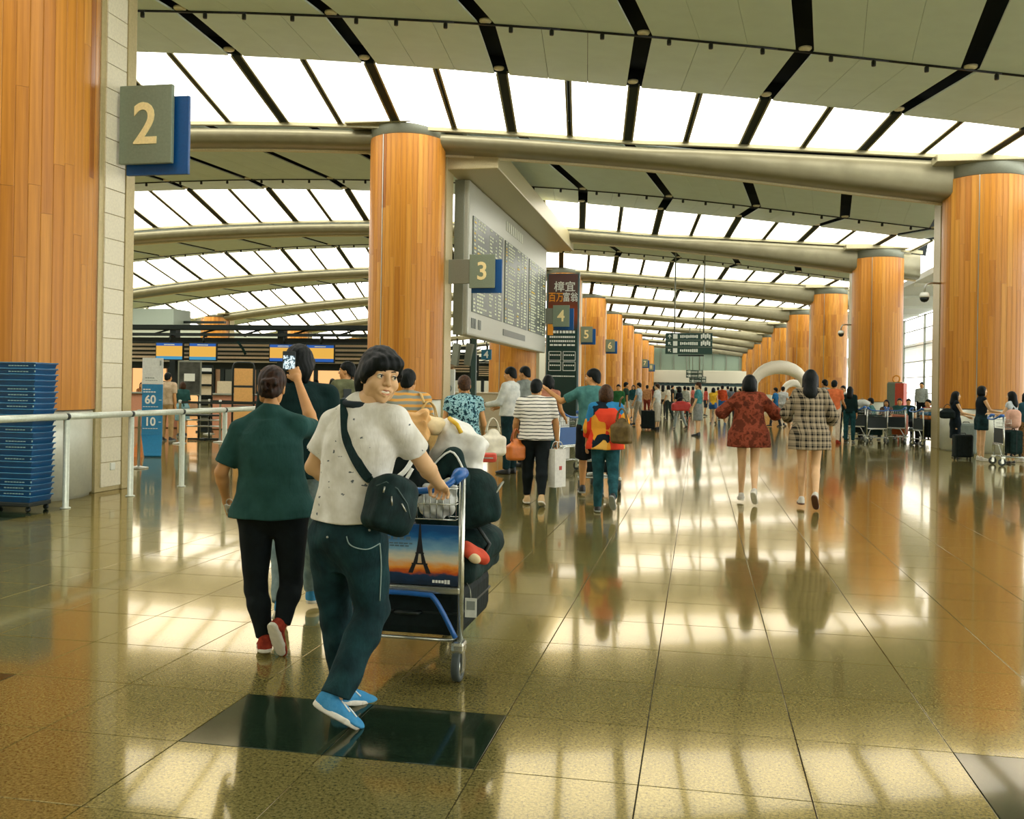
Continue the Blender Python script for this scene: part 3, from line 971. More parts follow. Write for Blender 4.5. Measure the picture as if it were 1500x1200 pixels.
    for side in 'LR':
        Sh, E, Wr = J['sho' + side], J['elb' + side], J['wri' + side]
        F.cone(Sh - A3(0, 0, .012) * s, E, ar[0] * s * ga, ar[1] * s * ga, .02)
        F.cone(E, E + (Wr - E) * .3, ar[1] * s * ga, ar[2] * s * ga, .012); F.cone(E + (Wr - E) * .3, Wr, ar[2] * s * ga, ar[3] * s, .012)
        Hp, K, An = J['hip' + side], J['knee' + side], J['ank' + side]
        lr = (.078, .052, .052, .034) if sex == 'm' else (.078, .050, .050, .031)
        F.cone(Hp, K, lr[0] * s * g, lr[1] * s * g, .025)
        md = K + (An - K) * .3 + A3(0, -.012, 0) * s
        F.cone(K, md, lr[1] * s * g, lr[2] * s * g, .02); F.cone(md, An, lr[2] * s * g, lr[3] * s, .015)
    bodyparts = [F.nets()]
    hres = min(res * .55, .010) if res < .025 else res * .7
    if smile: hres = .0032
    hy, hp, hr = D(head[0]), D(head[1]), D(head[2])
    HM = Matrix.Translation(J['head']) @ Matrix.Rotation(-hy, 4, 'Z') @ Matrix.Rotation(-hp, 4, 'X') @ Matrix.Rotation(hr, 4, 'Y') @ Matrix.Scale(s * (1.0 if sex == 'm' else .96), 4)
    bodyparts.append(xf(head_part(hres, smile, sex == 'f'), HM))
    for i, (side, sg) in enumerate((('L', -1), ('R', 1))):
        if res > .025: hdr = .012
        else: hdr = .0035 if res < .012 else .006
        f = unit(J['wri' + side] - J['elb' + side])
        th = J.get('thumb' + side)
        th = unit(th) if th is not None else A3(-sg * .25, 1, .25)
        x = unit(th - f * (th @ f)); y = np.cross(f, x)
        if sg > 0: y = -y
        bodyparts.append(xf(hand_part(curl[i], hdr), frame(J['wri' + side], x, y, f, s * (1 if sex == 'm' else .9))))
    body = link('person', np_mesh('person', bodyparts), skin or SKIN, None, loc, (0, 0, rz))
    tag(body, label, 'person', group)
    # ---- bottom
    if bottom:
        B = dict(length=2.0, ease=.012, cuff=None, mat=None, rise=.22, name='trousers', wr=.003, flare=0.); B.update(bottom)
        G = Field(lo, hi, res * (.8 if res < .02 else 1))
        torso(G, B['ease'] * .6 - .002, -.34, B['rise'], .05, taper=.62 if B['name'] != 'skirt' else 0)
        if B['name'] == 'skirt':
            torso(G, B['ease'], -B['length'], B['rise'], .02, B['flare'], lowc=((J['kneeL'] + J['kneeR']) / 2 - P0)[:2] * .9)
        else:
            for side in 'LR':
                Hp, K, An = J['hip' + side], J['knee' + side], J['ank' + side]
                L = B['length']; e = B['ease']
                r0, r1, r2 = .090 * s * g + e, .053 * s * g + e, (B['cuff'] if B['cuff'] else .040 * s + e)
                if L <= 1.0:
                    G.cone(Hp, Hp + (K - Hp) * L, r0, r0 + ((B['cuff'] or r1 + e) - r0) * L, .03, True)
                else:
                    G.cone(Hp, K, r0, r1, .022)
                    md = K + (An - K) * .3 + A3(0, -.010, 0) * s
                    e2 = K + (An - K) * (L - 1) * 1.02
                    G.cone(K, md, r1, .053 * s * g + e, .02); G.cone(md, e2, .053 * s * g + e, r2, .02, True)
        if B['wr']: G.bend(wrinkle(B['wr']))
        link(B['name'], np_mesh(B['name'], [G.nets()]), B['mat'], body)
    # ---- top
    if top:
        T = dict(hem=-.08, sleeve=.75, ease=.014, flare=0., slack=0., mat=None, name='shirt', wr=.0035, cuff=.016, hemtilt=(0, 0)); T.update(top)
        G = Field(lo, hi, res * (.75 if res < .02 else 1))
        torso(G, T['ease'], T['hem'], 1.09, .02, T['flare'], slack=T['slack'], tlow=-.10)
        trap(G, T['ease'] * .35)
        for side in 'LR':
            Sh, E, Wr = J['sho' + side], J['elb' + side], J['wri' + side]
            L = T['sleeve']; Sh = Sh - A3(0, 0, .014) * s; r0 = ar[0] * s * ga + T['ease'] * .6; r1 = ar[1] * s * ga + T['cuff']
            if L <= 0: G.cone(Sh, Sh + A3(0, 0, .01), r0 * .8, r0 * .8, .03)
            elif L <= 1: G.cone(Sh, Sh + (E - Sh) * L, r0, r0 + (r1 - r0) * .6 * L, .035, True)
            else:
                G.cone(Sh, E, r0, r1, .035); G.cone(E, E + (Wr - E) * (L - 1), r1, ar[3] * s + T['cuff'] + .004, .02, True)
        if T['wr']: G.bend(wrinkle(T['wr'] * .8, .8))
        tw = T.get('hemtilt')
        if tw != (0, 0):
            z0 = P0[2] + (T['hem'] + .01) * (S0[2] - P0[2])
            G.V = np.maximum(G.V, z0 + tw[0] * (G.ax[0][:, None, None] - P0[0]) + tw[1] * (G.ax[1][None, :, None] - P0[1]) - G.ax[2][None, None, :])
        link(T['name'], np_mesh(T['name'], [G.nets()]), T['mat'], body)
    # ---- hair
    st, hm = hair
    if st:
        r2 = .006 if res < .012 else (.010 if res < .02 else .02)
        link('hair', np_mesh('hair', [xf(hair_part(st, r2), HM)]), hm or HAIR, body)
    # ---- shoes
    if shoes:
        kind, um, sm = shoes
        r2 = .006 if res < .012 else .010
        for side in 'LR':
            f = unit(J['toe' + side]); sx = unit(np.cross(f, (0, 0, 1))); u = np.cross(sx, f)
            up, so = shoe_parts(r2, kind)
            M = frame(J['ank' + side], sx, f, u, s * (1 if sex == 'm' else .92))
            o = link('shoe', np_mesh('shoe', [xf(up, M)]), um, body)
            link('sole', np_mesh('sole', [xf(so, M)]), sm, o)
    if faces:
        for sg in (-1, 1):
            e = MB().ball((sg * .032, .076, .001), (.0135, .0135, .0135), 14, HM).build('eye', EYEW, body)
            MB().ball((sg * .032 + faces[0] if isinstance(faces, tuple) else sg * .032, .0865, .001), (.0062, .0042, .0062), 12, HM).build('iris', DARK, e)
            MB().tube([HM @ Vector(p) for p in ((sg * .013, .0865, .0245), (sg * .03, .086, .0285), (sg * .048, .073, .0215))], [.0024 * s, .0030 * s, .0014 * s], 8).build('eyebrow', HAIR, body)
            if smile:
                MB().tube([HM @ Vector(p) for p in ((sg * .0175, .0865, .0035), (sg * .026, .0892, .0075), (sg * .037, .0872, .0075), (sg * .0465, .079, .0025))], [.0012, .0022, .0022, .001], 6).build('eyelid', HAIR, body)
    if smile:
        MB().ball((0, .0785, -.0640), (.0300, .0135, .0098), 20, HM).build('teeth', TEETH, body)
        for pp in (((-.0350, .0730, -.0490), (-.018, .0890, -.0550), (0, .0955, -.0580), (.018, .0890, -.0550), (.0350, .0730, -.0490)),
                   ((-.0350, .0730, -.0495), (-.019, .0875, -.0715), (0, .0935, -.0785), (.019, .0875, -.0715), (.0350, .0730, -.0495))):
            MB().tube([HM @ Vector(p) for p in pp], [.0016, .0032, .0038, .0032, .0016], 8).build('lip', LIPM, body)
    Mw = Matrix.Translation(Vector(loc)) @ Matrix.Rotation(rz, 4, 'Z')
    JW = {k: Mw @ Vector(v) for k, v in J.items() if isinstance(v, np.ndarray) and not k.startswith(('toe', 'thumb'))}
    JW['M'] = Mw; JW['HM'] = Mw @ HM
    return body, JW

SKIN = plain('skin_warm', '#c9955f', .55, 0, .35, .06, 12)
SKIN2 = plain('skin_tan', '#b07a48', .55, 0, .35, .06, 12)
SKIN3 = plain('skin_pale', '#d9b183', .55, 0, .35, .06, 12)
HAIR = cloth('black_hair', '#06100f', '#030a0a', 60, .55, .3)
HAIRB = cloth('brown_hair', '#4a3018', '#2a1a0c', 60, .5, .25)
EYEW = plain('eye_white', '#e8dfc8', .25)
DARK = plain('iris_dark', '#140d08', .15)
TEETH = plain('teeth_white', '#f6eed8', .25)
LIPM = plain('lip_rose', '#b06a4c', .4)
# ================================================================== hall furniture
SIGNG = plain('sign_grey_green', '#7f8d78', .45, .15)
SIGNB = plain('sign_blue', '#0d4f8c', .4)
NUM = plain('numeral_cream', '#f5e3a6', .45)
WHITEL = plain('letter_white', '#eef2ea', .5)
def R90(): return (math.pi / 2, 0, 0)
def face_cam_z(p): return 0.0

def gate_sign(num, x, y, zc, label, arm_l=.55, pw=.74, ph=.95):
    """plate with a blue plate behind it, low and to the right, on an arm from the column's duct"""
    t = thing('gate_sign', label, 'sign', (x, y, zc), 0, 'numbered gate signs')
    MB().box((0, 0, 0), (pw, .07, ph), bev=.012).build('plate', SIGNG, t)
    MB().box((.11, .11, -.13), (pw + .14, .06, ph), bev=.01).build('blue_plate', SIGNB, t)
    MB().box((-pw / 2 - arm_l / 2 + .03, .05, .0 if num != '2' else -.25), (arm_l + .06, .10, ph * .72 if num != '2' else .12), bev=.008).build('arm', STEELD, t)
    lettering(num, .70 * ph / .95, NUM, t, (0, -.04, -.02), R90(), .012, .006, sx=.95, name='numeral')
    return t
def sign_at(num, u, v, n, label, **k):
    _, cx, cy = L_COLS[n - 2]; p = at_y(u, v, cy + .95)
    return gate_sign(num, p.x, p.y, p.z, label, arm_l=p.x - .37 - (cx + .93), **k)
sign_at('2', 215, 183, 2, 'grey-green square sign with a cream 2 over a blue plate', pw=.78, ph=1.06)
sign_at('3', 706.5, 397.5, 3, 'grey-green sign with a cream 3 in front of the flight board')
sign_at('4', 822, 463, 4, 'grey-green sign with a cream 4 in front of the tall banner')
sign_at('5', 859, 490, 5, 'grey-green sign with a cream 5 over a blue plate')
sign_at('6', 893.5, 506.5, 6, 'small distant sign with a cream 6 over a blue plate')
sign_at('7', 944.5, 532, 9, 'tiny distant sign with a cream 7')
sign_at('8', 953.5, 538, 10, 'tiny farthest sign with a cream 8, right of the 7')

# ---- flight board, hung along the aisle
FBX = -6.69
fb = thing('flight_board', 'big suspended flight information board with rows of departures', 'departure board', (FBX, 27.2, 3.0))
FL, FH = 14.4, 4.55
BOARDC = plain('board_grey', '#b9bcae', .4, .3); BOARDD = plain('board_rows_dark', '#4f5c50', .35)
MB().box((-.20, FL / 2, FH / 2), (.40, FL, FH), bev=.06).build('casing', BOARDC, fb)
MB().box((-.30, .03, FH / 2), (.30, .10, FH), bev=.02).build('end_cap', STEELD, fb)
MB().box((.35, 6.9, FH + .33), (1.5, 16.2, .62), bev=.03).build('hanger_beam', plain('hanger_beam_beige', '#c3b98f', .4, .3), fb)
rr = random.Random(5)
cw_ = [(.45, 4.85), (5.2, 9.6), (9.95, 14.0)]
for ci, (y0, y1) in enumerate(cw_):
    ztop, zbot = FH - .98, .72
    MB().box((.012, (y0 + y1) / 2, (ztop + zbot) / 2), (.03, y1 - y0, ztop - zbot)).build('listing_panel', BOARDD, fb)
    for q, (colr, nm) in enumerate((('#dfe6c8', 'row_cells'), ('#e8c93a', 'yellow_cells'))):
        m = MB()
        rows = 26; ph = (ztop - zbot) / rows
        r2 = random.Random(11 + ci)
        for r in range(rows):
            zc = ztop - (r + .5) * ph
            for a, b in ((.02, .09), (.12, .44), (.50, .64), (.70, .78), (.82, .96)):
                yel = r2.random() < (.25 if a == .02 else .05)
                L = (b - a) * r2.uniform(.55, 1.0); skip = r2.random() < .12
                if skip or (yel != (q == 1)): continue
                ya = y0 + (y1 - y0) * a; 
                n = max(1, int(L * 16)); w = L * (y1 - y0) / n
                for k in range(n):
                    m.box((.030, ya + (k + .5) * w, zc), (.010, w * .78, ph * .52))
        if m.v: tag(m.build(nm, plain(nm, colr, .5), fb), kind='stuff')
m = MB()
for k in range(9): m.box((.012, 5.5 + k * .36, FH - .45), (.012, .22, .34))
m.build('title_letters', plain('title_pale', '#e6ead8', .4), fb)
m = MB()
for k, y in enumerate((.5, .72, .94, 1.4, 1.6)): m.box((.012, y, .38), (.012, .16, .30))
m.build('icons', BOARDD, fb); MB().box((.012, 7.2, .38), (.012, 4.2, .22)).build('notice_strip', BOARDD, fb)
for y in (3, 7, 11): MB().tube([(.2, y, FH + .6), (.2, y, FH + 1.6)], .05, 8).build('hanger_rod', STEELD, fb)

# ---- tall banner
p = at_y(824, 480, 43.5)
bn = thing('banner', 'tall dark advertising banner with orange and white Chinese lettering', 'banner', (p.x, p.y, 0))
BW, BT = 1.42, 6.72
MB().box((0, .1, BT / 2 + .02), (BW + .10, .18, BT), bev=.01).build('light_box', plain('box_blue_grey', '#5f7a80', .35, .3), bn)
t_ = NT('banner_print'); t_.set(.4).col(t_.ramp(t_.new('ShaderNodeSeparateXYZ').outputs['Z'], [(0, '#10302c'), (.60, '#173a35'), (.72, '#a0481a'), (.78, '#7d3a20'), (.86, '#5c4a44'), (1, '#6d4a4c')]))
_n = [n for n in t_.n if n.type == 'SEPXYZ'][0]; t_.link(t_.coord('Generated'), _n.inputs[0])
MB().box((0, 0, BT / 2 + .1), (BW - .06, .03, BT - .24)).build('print', t_.m, bn)
OR = plain('letter_orange', '#f0a030', .5)
lettering('樟宜', .50, WHITEL, bn, (.08, -.03, BT - .62), R90(), .006, .004)
lettering('百万', .46, OR, bn, (-.32, -.03, BT - 1.10), R90(), .008, .004, sx=.78)
lettering('富翁', .46, WHITEL, bn, (.34, -.03, BT - 1.10), R90(), .004, .004, sx=.78)
m = MB(); r2 = random.Random(2)
for z, n, h in ((4.05, 8, .12), (3.82, 12, .09), (3.63, 12, .09), (3.45, 6, .08), (2.02, 14, .05)):
    for k in range(n): m.box((-.60 + (k + .5) * 1.2 / n, -.02, z), (1.2 / n * r2.uniform(.6, .9), .012, h))
for cx in (-.33, .33):
    for cz in (2.95, 2.48):
        for k in range(5): m.box((cx - .2 + k * .1, -.02, cz + .04), (.07, .012, .06))
        for a, b, c, d in ((cx, cz + .2, .56, .025), (cx, cz - .2, .56, .025), (cx - .28, cz, .025, .4), (cx + .28, cz, .025, .4)): m.box((a, -.02, b), (c, .012, d))
m.build('small_print', WHITEL, bn)
MB().box((-.56, -.025, 4.15), (.26, .014, .5)).build('corner_tag', OR, bn)
MB().box((0, .1, .03), (1.7, .6, .06), bev=.01).build('base', BLACKM, bn)

# ---- hanging direction signs
DG = plain('sign_dark_green', '#27473f', .4); ICON = plain('icon_white', '#e9efe6', .5)
def direction_sign(u, v, z, w, h, rows, rodh, label):
    p = at_depth(u, v, z)
    t = thing('direction_sign', label, 'sign', p, 0, 'hanging direction signs')
    MB().box((0, 0, 0), (w, .16, h), bev=.015).build('box', DG, t)
    MB().box((.1, 0, -h / 2 - .06), (w * .55, .10, .07)).build('lower_strip', BLACKM, t)
    for sx in (-.31, .31):
        MB().tube([(sx * w, 0, h / 2), (sx * w, 0, h / 2 + rodh)], .034, 8).build('rod', STEELD, t)
    rh = h / rows; r3 = random.Random(rows)
    for r in range(rows):
        zc = h / 2 - (r + .5) * rh
        m = MB()
        m.box((-w * .29, -.085, zc), (rh * .62, .012, rh * .66))
        for k in range(9): m.box((-w * .17 + k * w * .043, -.085, zc + r3.uniform(-.02, .02) * rh), (w * .031, .012, rh * r3.uniform(.32, .46)))
        if r < 2:
            for k in range(5): m.box((w * .27 + k * w * .042, -.085, zc + (.14 if k % 2 else .0) * rh), (w * .034, .012, rh * .6))
        m.build('sign_words', ICON, t)
        a = MB()                                   # arrow, turned up or up-left
        A = Matrix.Translation((-w * .41, -.085, zc)) @ Matrix.Rotation(-(0 if r == 0 else math.radians(45)), 4, 'Y')
        a.prism([(-.05 * rh, -.30 * rh), (.05 * rh, -.30 * rh), (.05 * rh, .08 * rh), (.22 * rh, -.08 * rh), (.22 * rh, .06 * rh), (0, .30 * rh), (-.22 * rh, .06 * rh), (-.22 * rh, -.08 * rh), (-.05 * rh, .08 * rh)], .012, A)
        a.build('arrow', ICON, t)
        if r: MB().box((0, -.083, h / 2 - r * rh), (w, .008, .02)).build('divider', STEELD, t)
    return t
direction_sign(1009, 503.5, 44.5, 2.15, .98, 3, 4.2, 'large dark green hanging sign with three rows of white arrows and icons')
direction_sign(1017, 548, 95, 1.6, .75, 2, 5.2, 'smaller distant green hanging sign, upper one of the far pair')
direction_sign(1022, 556, 110, 1.9, .7, 2, 5.6, 'smallest distant green hanging sign, lower one of the far pair')

# ---- white railing of the queue aisle
RAILM = plain('rail_white', '#cfd8c8', .35, .25)
rl = thing('railing', 'white metal railing along the left aisle, on round posts', 'railing', (-7.22, 9.92, 0))
RX = -7.22
ys = [6.2, 9.92, 11.21, 12.46, 13.7, 14.9]
ys = [5.6, 7.25, 8.62, 9.92, 11.21, 12.46, 13.7, 14.9]
for a, b in zip(ys[:-1], ys[1:]):
    MB().tube([(0, a - 9.92 + .03, 1.07), (0, b - 9.92 - .03, 1.07)], .040, 14).build('rail', RAILM, rl)
for y in ys:
    MB().lathe([(.06, 0), (.06, .012), (.036, .02), (.036, 1.03)], 14, (0, y - 9.92, 0)).build('post', RAILM, rl)
    MB().tube([(0, y - 9.92 - .035, 1.07), (0, y - 9.92 + .035, 1.07)], .036, 12).build('joint', BLACKM, rl)
    MB().tube([(0, y - 9.92, 1.02), (0, y - 9.92, 1.05)], .03, 10).build('collar', BLACKM, rl)

# ---- stack of blue trays
TRAYF = plain('tray_blue', '#0b4c7c', .35, 0, .5, .12, 8)
tray_m = MB()
TW, TD, THh = .70, .40, .062
def ring(x, y, z): return [(-x, -y, z), (x, -y, z), (x, y, z), (-x, y, z)]
levels = [ring(TW / 2 - .03, TD / 2 - .02, 0), ring(TW / 2 - .012, TD / 2 - .010, .050), ring(TW / 2, TD / 2, .052), ring(TW / 2, TD / 2, .064), ring(TW / 2 - .02, TD / 2 - .02, .064), ring(TW / 2 - .04, TD / 2 - .03, .012)]
vs = [p for r in levels for p in r]
fs = [(3, 2, 1, 0)] + [(i * 4 + k, i * 4 + (k + 1) % 4, (i + 1) * 4 + (k + 1) % 4, (i + 1) * 4 + k) for i in range(5) for k in range(4)] + [(20, 21, 22, 23)]
tray_me = tray_m.add(vs, fs).mesh('tray'); tray_me.materials.append(TRAYF)
rim_me = MB().tube([(x * 1.006, y * 1.01, .066) for x, y, _ in ring(TW / 2, TD / 2, 0)], .0035, 6, True).mesh('rim_bead'); rim_me.materials.append(plain('rim_highlight_blue', '#5aa6cf', .3))  # paler bead paints in the light caught along the tray rims
mk = MB(); r3 = random.Random(9)
for k in range(7): mk.box((.02 + k * .036, -TD / 2 + .008, .03), (.026, .006, .011))
mk.box((.335, -TD / 2 + .004, .034), (.014, .006, .018))
mark_me = mk.mesh('printed_mark'); mark_me.materials.append(plain('mark_pale', '#8fb6bd', .5))
corner = floor_at(46, 741) * .945; corner.x -= .03
ordn = ['topmost', 'second from the top', 'third from the top', 'fourth from the top', 'fifth from the top', 'sixth from the top', 'seventh from the top', 'eighth from the top', 'ninth from the top', 'tenth from the top',
        'eleventh from the top', 'twelfth from the top', 'twelfth from the floor', 'eleventh from the floor', 'tenth from the floor', 'ninth from the floor', 'eighth from the floor', 'seventh from the floor',
        'sixth from the floor', 'fifth from the floor', 'fourth from the floor', 'third from the floor', 'second from the floor', 'lowest']
NT_ = 24
dl = thing('tray_dolly', 'low black dolly under the tall stack of blue trays', 'dolly', (corner.x - TW / 2, corner.y + TD / 2, 0))
MB().box((0, 0, .085), (TW - .02, TD - .02, .05), bev=.01).build('deck', BLACKM, dl)
for sx in (-1, 1):
    for sy in (-1, 1): MB().lathe([(.0, -.012), (.03, -.012), (.03, .012), (0, .012)], 12, M=Matrix.Translation((sx * .3, sy * .15, .03)) @ Matrix.Rotation(math.pi / 2, 4, 'X')).build('wheel', BLACKM, dl)
for i in range(NT_):
    o = link('security_tray', tray_me, None, None, (corner.x - TW / 2 + .01 + .0042 * i * .4 + r3.uniform(-.006, .006), corner.y + TD / 2 + r3.uniform(-.006, .006), .112 + i * .0655), (0, 0, math.radians(1.5 + r3.uniform(-1, 1))))
    tag(o, 'blue plastic tray, %s in the tall stack by the wood column' % ordn[NT_ - 1 - i], 'tray', 'stacked blue trays')
    link('rim_bead', rim_me, None, o)
    if r3.random() < .7: link('printed_mark', mark_me, None, o)

# ---- blue advertising stand
p = floor_at(222, 668)
ad = thing('advertising_stand', 'tall blue and white floor stand printed with 60 and 10', 'sign', (p.x, p.y, 0), math.radians(18))
ADB = plain('ad_blue', '#2b83b4', .45); AZ = 12.6
ww = .40
prof = [(-.30, .02), (-.06, .30), (-.02, .45), (0, 1.95), (.03, 1.95), (.01, .43), (-.03, .27), (-.26, .0)]
def adslab(z0, z1, m, y=-.0): return m.box((0, y, (z0 + z1) / 2), (ww, .03, z1 - z0), bev=.006)
adslab(1.44, 1.96, MB()).build('white_panel', plain('ad_white', '#dfe4de', .45), ad)
mm = adslab(.42, 1.435, MB()); 
mm.add([(-ww / 2, -.015, .42), (ww / 2, -.015, .42), (ww / 2 + .06, -.34, .03), (-ww / 2 + .14, -.34, .03), (-ww / 2, .015, .42), (ww / 2, .015, .42), (ww / 2 + .06, -.31, .0), (-ww / 2 + .14, -.31, .0)],
       [(0, 3, 2, 1), (4, 5, 6, 7), (0, 1, 5, 4), (1, 2, 6, 5), (2, 3, 7, 6), (3, 0, 4, 7)]); mm.build('blue_panel', ADB, ad)
MB().add([(-ww / 2, .02, .42), (-ww / 2, -.02, .42), (-ww / 2 + .12, -.36, .0), (-ww / 2 - .16, -.25, .0), (-ww / 2 - .16, .1, 0)], [(0, 1, 2, 3, 4), (4, 3, 2), (0, 4, 1), (1, 4, 2)]).build('orange_foot', plain('ad_orange', '#c8701c', .5), ad)
lettering('60', .235, WHITEL, ad, (-.035, -.02, 1.12), R90(), .006, .002, sx=.92); lettering('10', .235, WHITEL, ad, (-.035, -.02, .68), R90(), .006, .002, sx=.92)
m = MB()
for z, n in ((1.33, 3), (1.28, 5), (.985, 6), (.84, 4), (.55, 6)):
    for k in range(n): m.box((-.155 + k * .05, -.02, z), (.04, .006, .022 if z > 1.2 else .012))
for z in (1.12, .68): m.box((.155, -.02, z), (.05, .006, .012))
m.build('small_print', WHITEL, ad)
m = MB()
for k in range(4): m.box((-.12 + k * .045, -.02, 1.56), (.036, .006, .02))
for k in range(6): m.box((-.12 + k * .04, -.02, 1.51), (.032, .006, .012))
m.box((.15, -.02, 1.86), (.03, .006, .1)); m.build('grey_print', plain('print_grey', '#9aa49c', .5), ad)

# ---- queue posts with belts
def stanchion(u, v, label, h=1.0, belt=None):
    p = floor_at(u, v)
    t = thing('queue_post', label, 'post', (p.x, p.y, 0), 0, 'chrome queue posts')
    MB().lathe([(.16, 0), (.16, .02), (.05, .035), (.028, .05)], 20).build('base', STEEL, t)
    MB().lathe([(.025, .04), (.025, h - .1), (.036, h - .09), (.036, h), (.0, h + .01)], 12).build('pole', STEEL, t)
    if belt: MB().box((belt / 2, 0, h - .05), (abs(belt), .006, .055)).build('belt', BLACKM, t)
stanchion(203, 686, 'chrome queue post left of the blue advertising stand')
stanchion(263, 650, 'chrome queue post right of the blue advertising stand', 1.05, 1.9)
stanchion(322, 648, 'chrome queue post by the tall board rack', 1.05, 1.7)
stanchion(306, 636, 'chrome queue post before the pink counter', 1.0, 1.6)

# ================================================================== check-in island behind the railing
pA = at_depth(190, 505, 33.0)
ISY, ISX0, ISX1 = 29.5, -23.5, -9.6
tr = thing('overhead_truss', 'long dark overhead truss above the check-in counters', 'truss', ((ISX0 + ISX1) / 2, ISY, 2.3))
LX = ISX1 - ISX0
MB().box((0, 0, 1.02), (LX, .5, .16), bev=.01).build('top_chord', DARKG, tr)
MB().box((0, -.1, .78), (LX, .10, .10)).build('chord', BLACKM, tr)
MB().box((0, .3, .62), (LX, .08, .14)).build('chord', BLACKM, tr)
for i, (z, c) in enumerate(((.46, '#ead2b4'), (.32, '#e2d2b6'), (.18, '#c2b298'), (.05, '#efd9b8'), (-.08, '#c4bca0'))):
    MB().box((0, .55 + .12 * i, z), (LX, .05, .075)).build('slat', plain('slat_%d' % i, c, .5), tr)
MB().box((0, 1.4, .2), (LX, .06, 1.1)).build('back_board', plain('truss_back', '#26332e', .7), tr)
for i in range(9):
    x = -LX / 2 + .3 + i * (LX - .6) / 8
    MB().tube([(x, -.1, .78), (x + .7, .1, 1.0)], .03, 8).build('brace', BLACKM, tr)
for x in (-LX / 2 + .4, -1.4, 2.6, LX / 2 - .2): MB().box((x, .9, -.62), (.22, .3, 3.3)).build('upright', DARKG, tr)
for k_, nm_ in ((1, 'second'), (2, 'third'), (3, 'fourth')):
    c_ = copy_tree(tr); c_.location = (tr.location.x - 1.2 * k_, ISY + 15.48 * k_, 2.3); c_['label'] = 'dark overhead truss of the %s check-in island, seen beyond the nearest one' % nm_
SCY = glow('screen_yellow', '#f0b64a', .55); SCB = glow('screen_blue', '#1c5fb4', .5); SCC = glow('screen_cyan', '#3f9ec9', .5)
for i, (u, lab) in enumerate(((248, 'above the blue stand'), (297, 'right of the one above the blue stand'), (415, 'behind the raised phone'), (469, 'left of the smiling man'))):
    p = at_y(u, 515.5 + ROLL * (u - 300), ISY - .50)
    t = thing('flight_monitor', 'hanging monitor with yellow screen and blue header, ' + lab, 'monitor', p, math.radians(8), 'check-in monitors')
    MB().box((0, .05, 0), (.94, .10, .60), bev=.012).build('casing', BLACKM, t)
    MB().box((0, -.005, .01), (.88, .012, .36)).build('screen', SCY, t)
    MB().box((0, -.006, .225), (.88, .012, .09)).build('header', SCB, t); MB().box((0, -.006, -.215), (.88, .012, .10)).build('footer', SCC if i < 2 else SCB, t)
    MB().box((0, -.014, .225), (.36, .006, .03)).build('header_words', ICON, t)
    MB().tube([(0, .06, .3), (0, .06, .48), (0, .12, .52), (0, .30, .53)], .035, 8).build('stem', BLACKM, t)
PINK = plain('desk_pink', '#c98d6c', .5); DESK = plain('desk_cream', '#d8c9a6', .5)
for i, (x, c) in enumerate(((-22.6, 'cream'), (-19.6, 'pink'), (-17.3, 'pink'), (-14.6, 'pink'), (-12.4, 'red'))):
    t = thing('check_in_desk', 'check-in desk with %s front, %s of the row under the truss' % ({'cream': 'a cream', 'pink': 'a pink', 'red': 'an orange-red'}[c], nth[i]), 'desk', (x, ISY - 1.25, 0))
    MB().box((0, 0, .55), (1.7, .8, 1.06), bev=.02).build('front', {'cream': DESK, 'pink': PINK, 'red': plain('desk_red', '#c4603a', .5)}[c], t)
    MB().box((0, -.02, 1.11), (1.8, .95, .05), bev=.01).build('worktop', STEELD, t)
    MB().box((.3, .2, 1.33), (.45, .06, .36), bev=.01).build('screen', BLACKM, t)
    MB().box((-.5, .36, 1.33), (.5, .08, .4)).build('rear_panel', DESK, t)
# magazine rack, tall arched board rack, framed poster
p = at_depth(300, 600, 28.5)
t = thing('leaflet_rack', 'narrow rack of leaflets, cream sheets above dark shelves', 'rack', (p.x, p.y, 0), math.radians(18))
MB().box((0, .06, 1.0), (.42, .05, 2.0)).build('back', BLACKM, t); MB().box((0, .02, .02), (.46, .3, .04)).build('foot', BLACKM, t)
for i, (z, h, mt) in enumerate(((1.86, .10, WHITEM), (1.58, .30, DESK), (1.24, .26, DESK), (.92, .10, STEELD), (.74, .10, STEELD), (.56, .10, STEELD), (.38, .1, STEELD))):
    MB().box((0, 0, z), (.36, .05, h)).build('leaflet', mt, t); MB().box((0, -.01, z - h / 2 - .03), (.42, .14, .03)).build('shelf', BLACKM, t)
p = at_depth(356, 600, 26.5)
t = thing('board_rack', 'tall rack with a rounded black frame and tan panels', 'rack', (p.x, p.y, 0), math.radians(17))
W2, H2 = .29, 2.05
arc = [(-W2, 0, .1), (-W2, 0, H2 - .12), (-W2 + .04, 0, H2 - .03), (-W2 + .12, 0, H2), (W2 - .12, 0, H2), (W2 - .04, 0, H2 - .03), (W2, 0, H2 - .12), (W2, 0, .1)]
MB().tube(arc, .026, 8).build('frame', BLACKM, t)
for z0, z1 in ((1.40, 1.90), (.86, 1.37), (.30, .83)):
    MB().box((0, 0, (z0 + z1) / 2), (.50, .03, z1 - z0 - .03), bev=.006).build('panel', plain('tan_board', '#dba862', .5), t); MB().tube([(-W2, 0, z0 - .015), (W2, 0, z0 - .015)], .018, 6).build('crossbar', BLACKM, t)
for sx in (-1, 1): MB().box((sx * W2, 0, .04), (.05, .5, .05)).build('foot', BLACKM, t)
p = at_depth(278, 555, 27.6)
t = thing('poster_stand', 'framed poster with a dark picture beside the leaflet rack', 'poster', (p.x, p.y, 0), math.radians(18))
MB().box((0, 0, 1.6), (.66, .05, 1.0), bev=.01).build('frame', STEELD, t); MB().box((0, -.03, 1.6), (.58, .01, .92)).build('print', plain('poster_dark', '#3d4038', .5, grain=.6, scale=5), t)
MB().box((0, -.036, 1.62), (.3, .01, .22)).build('print_motif', WHITEM, t)
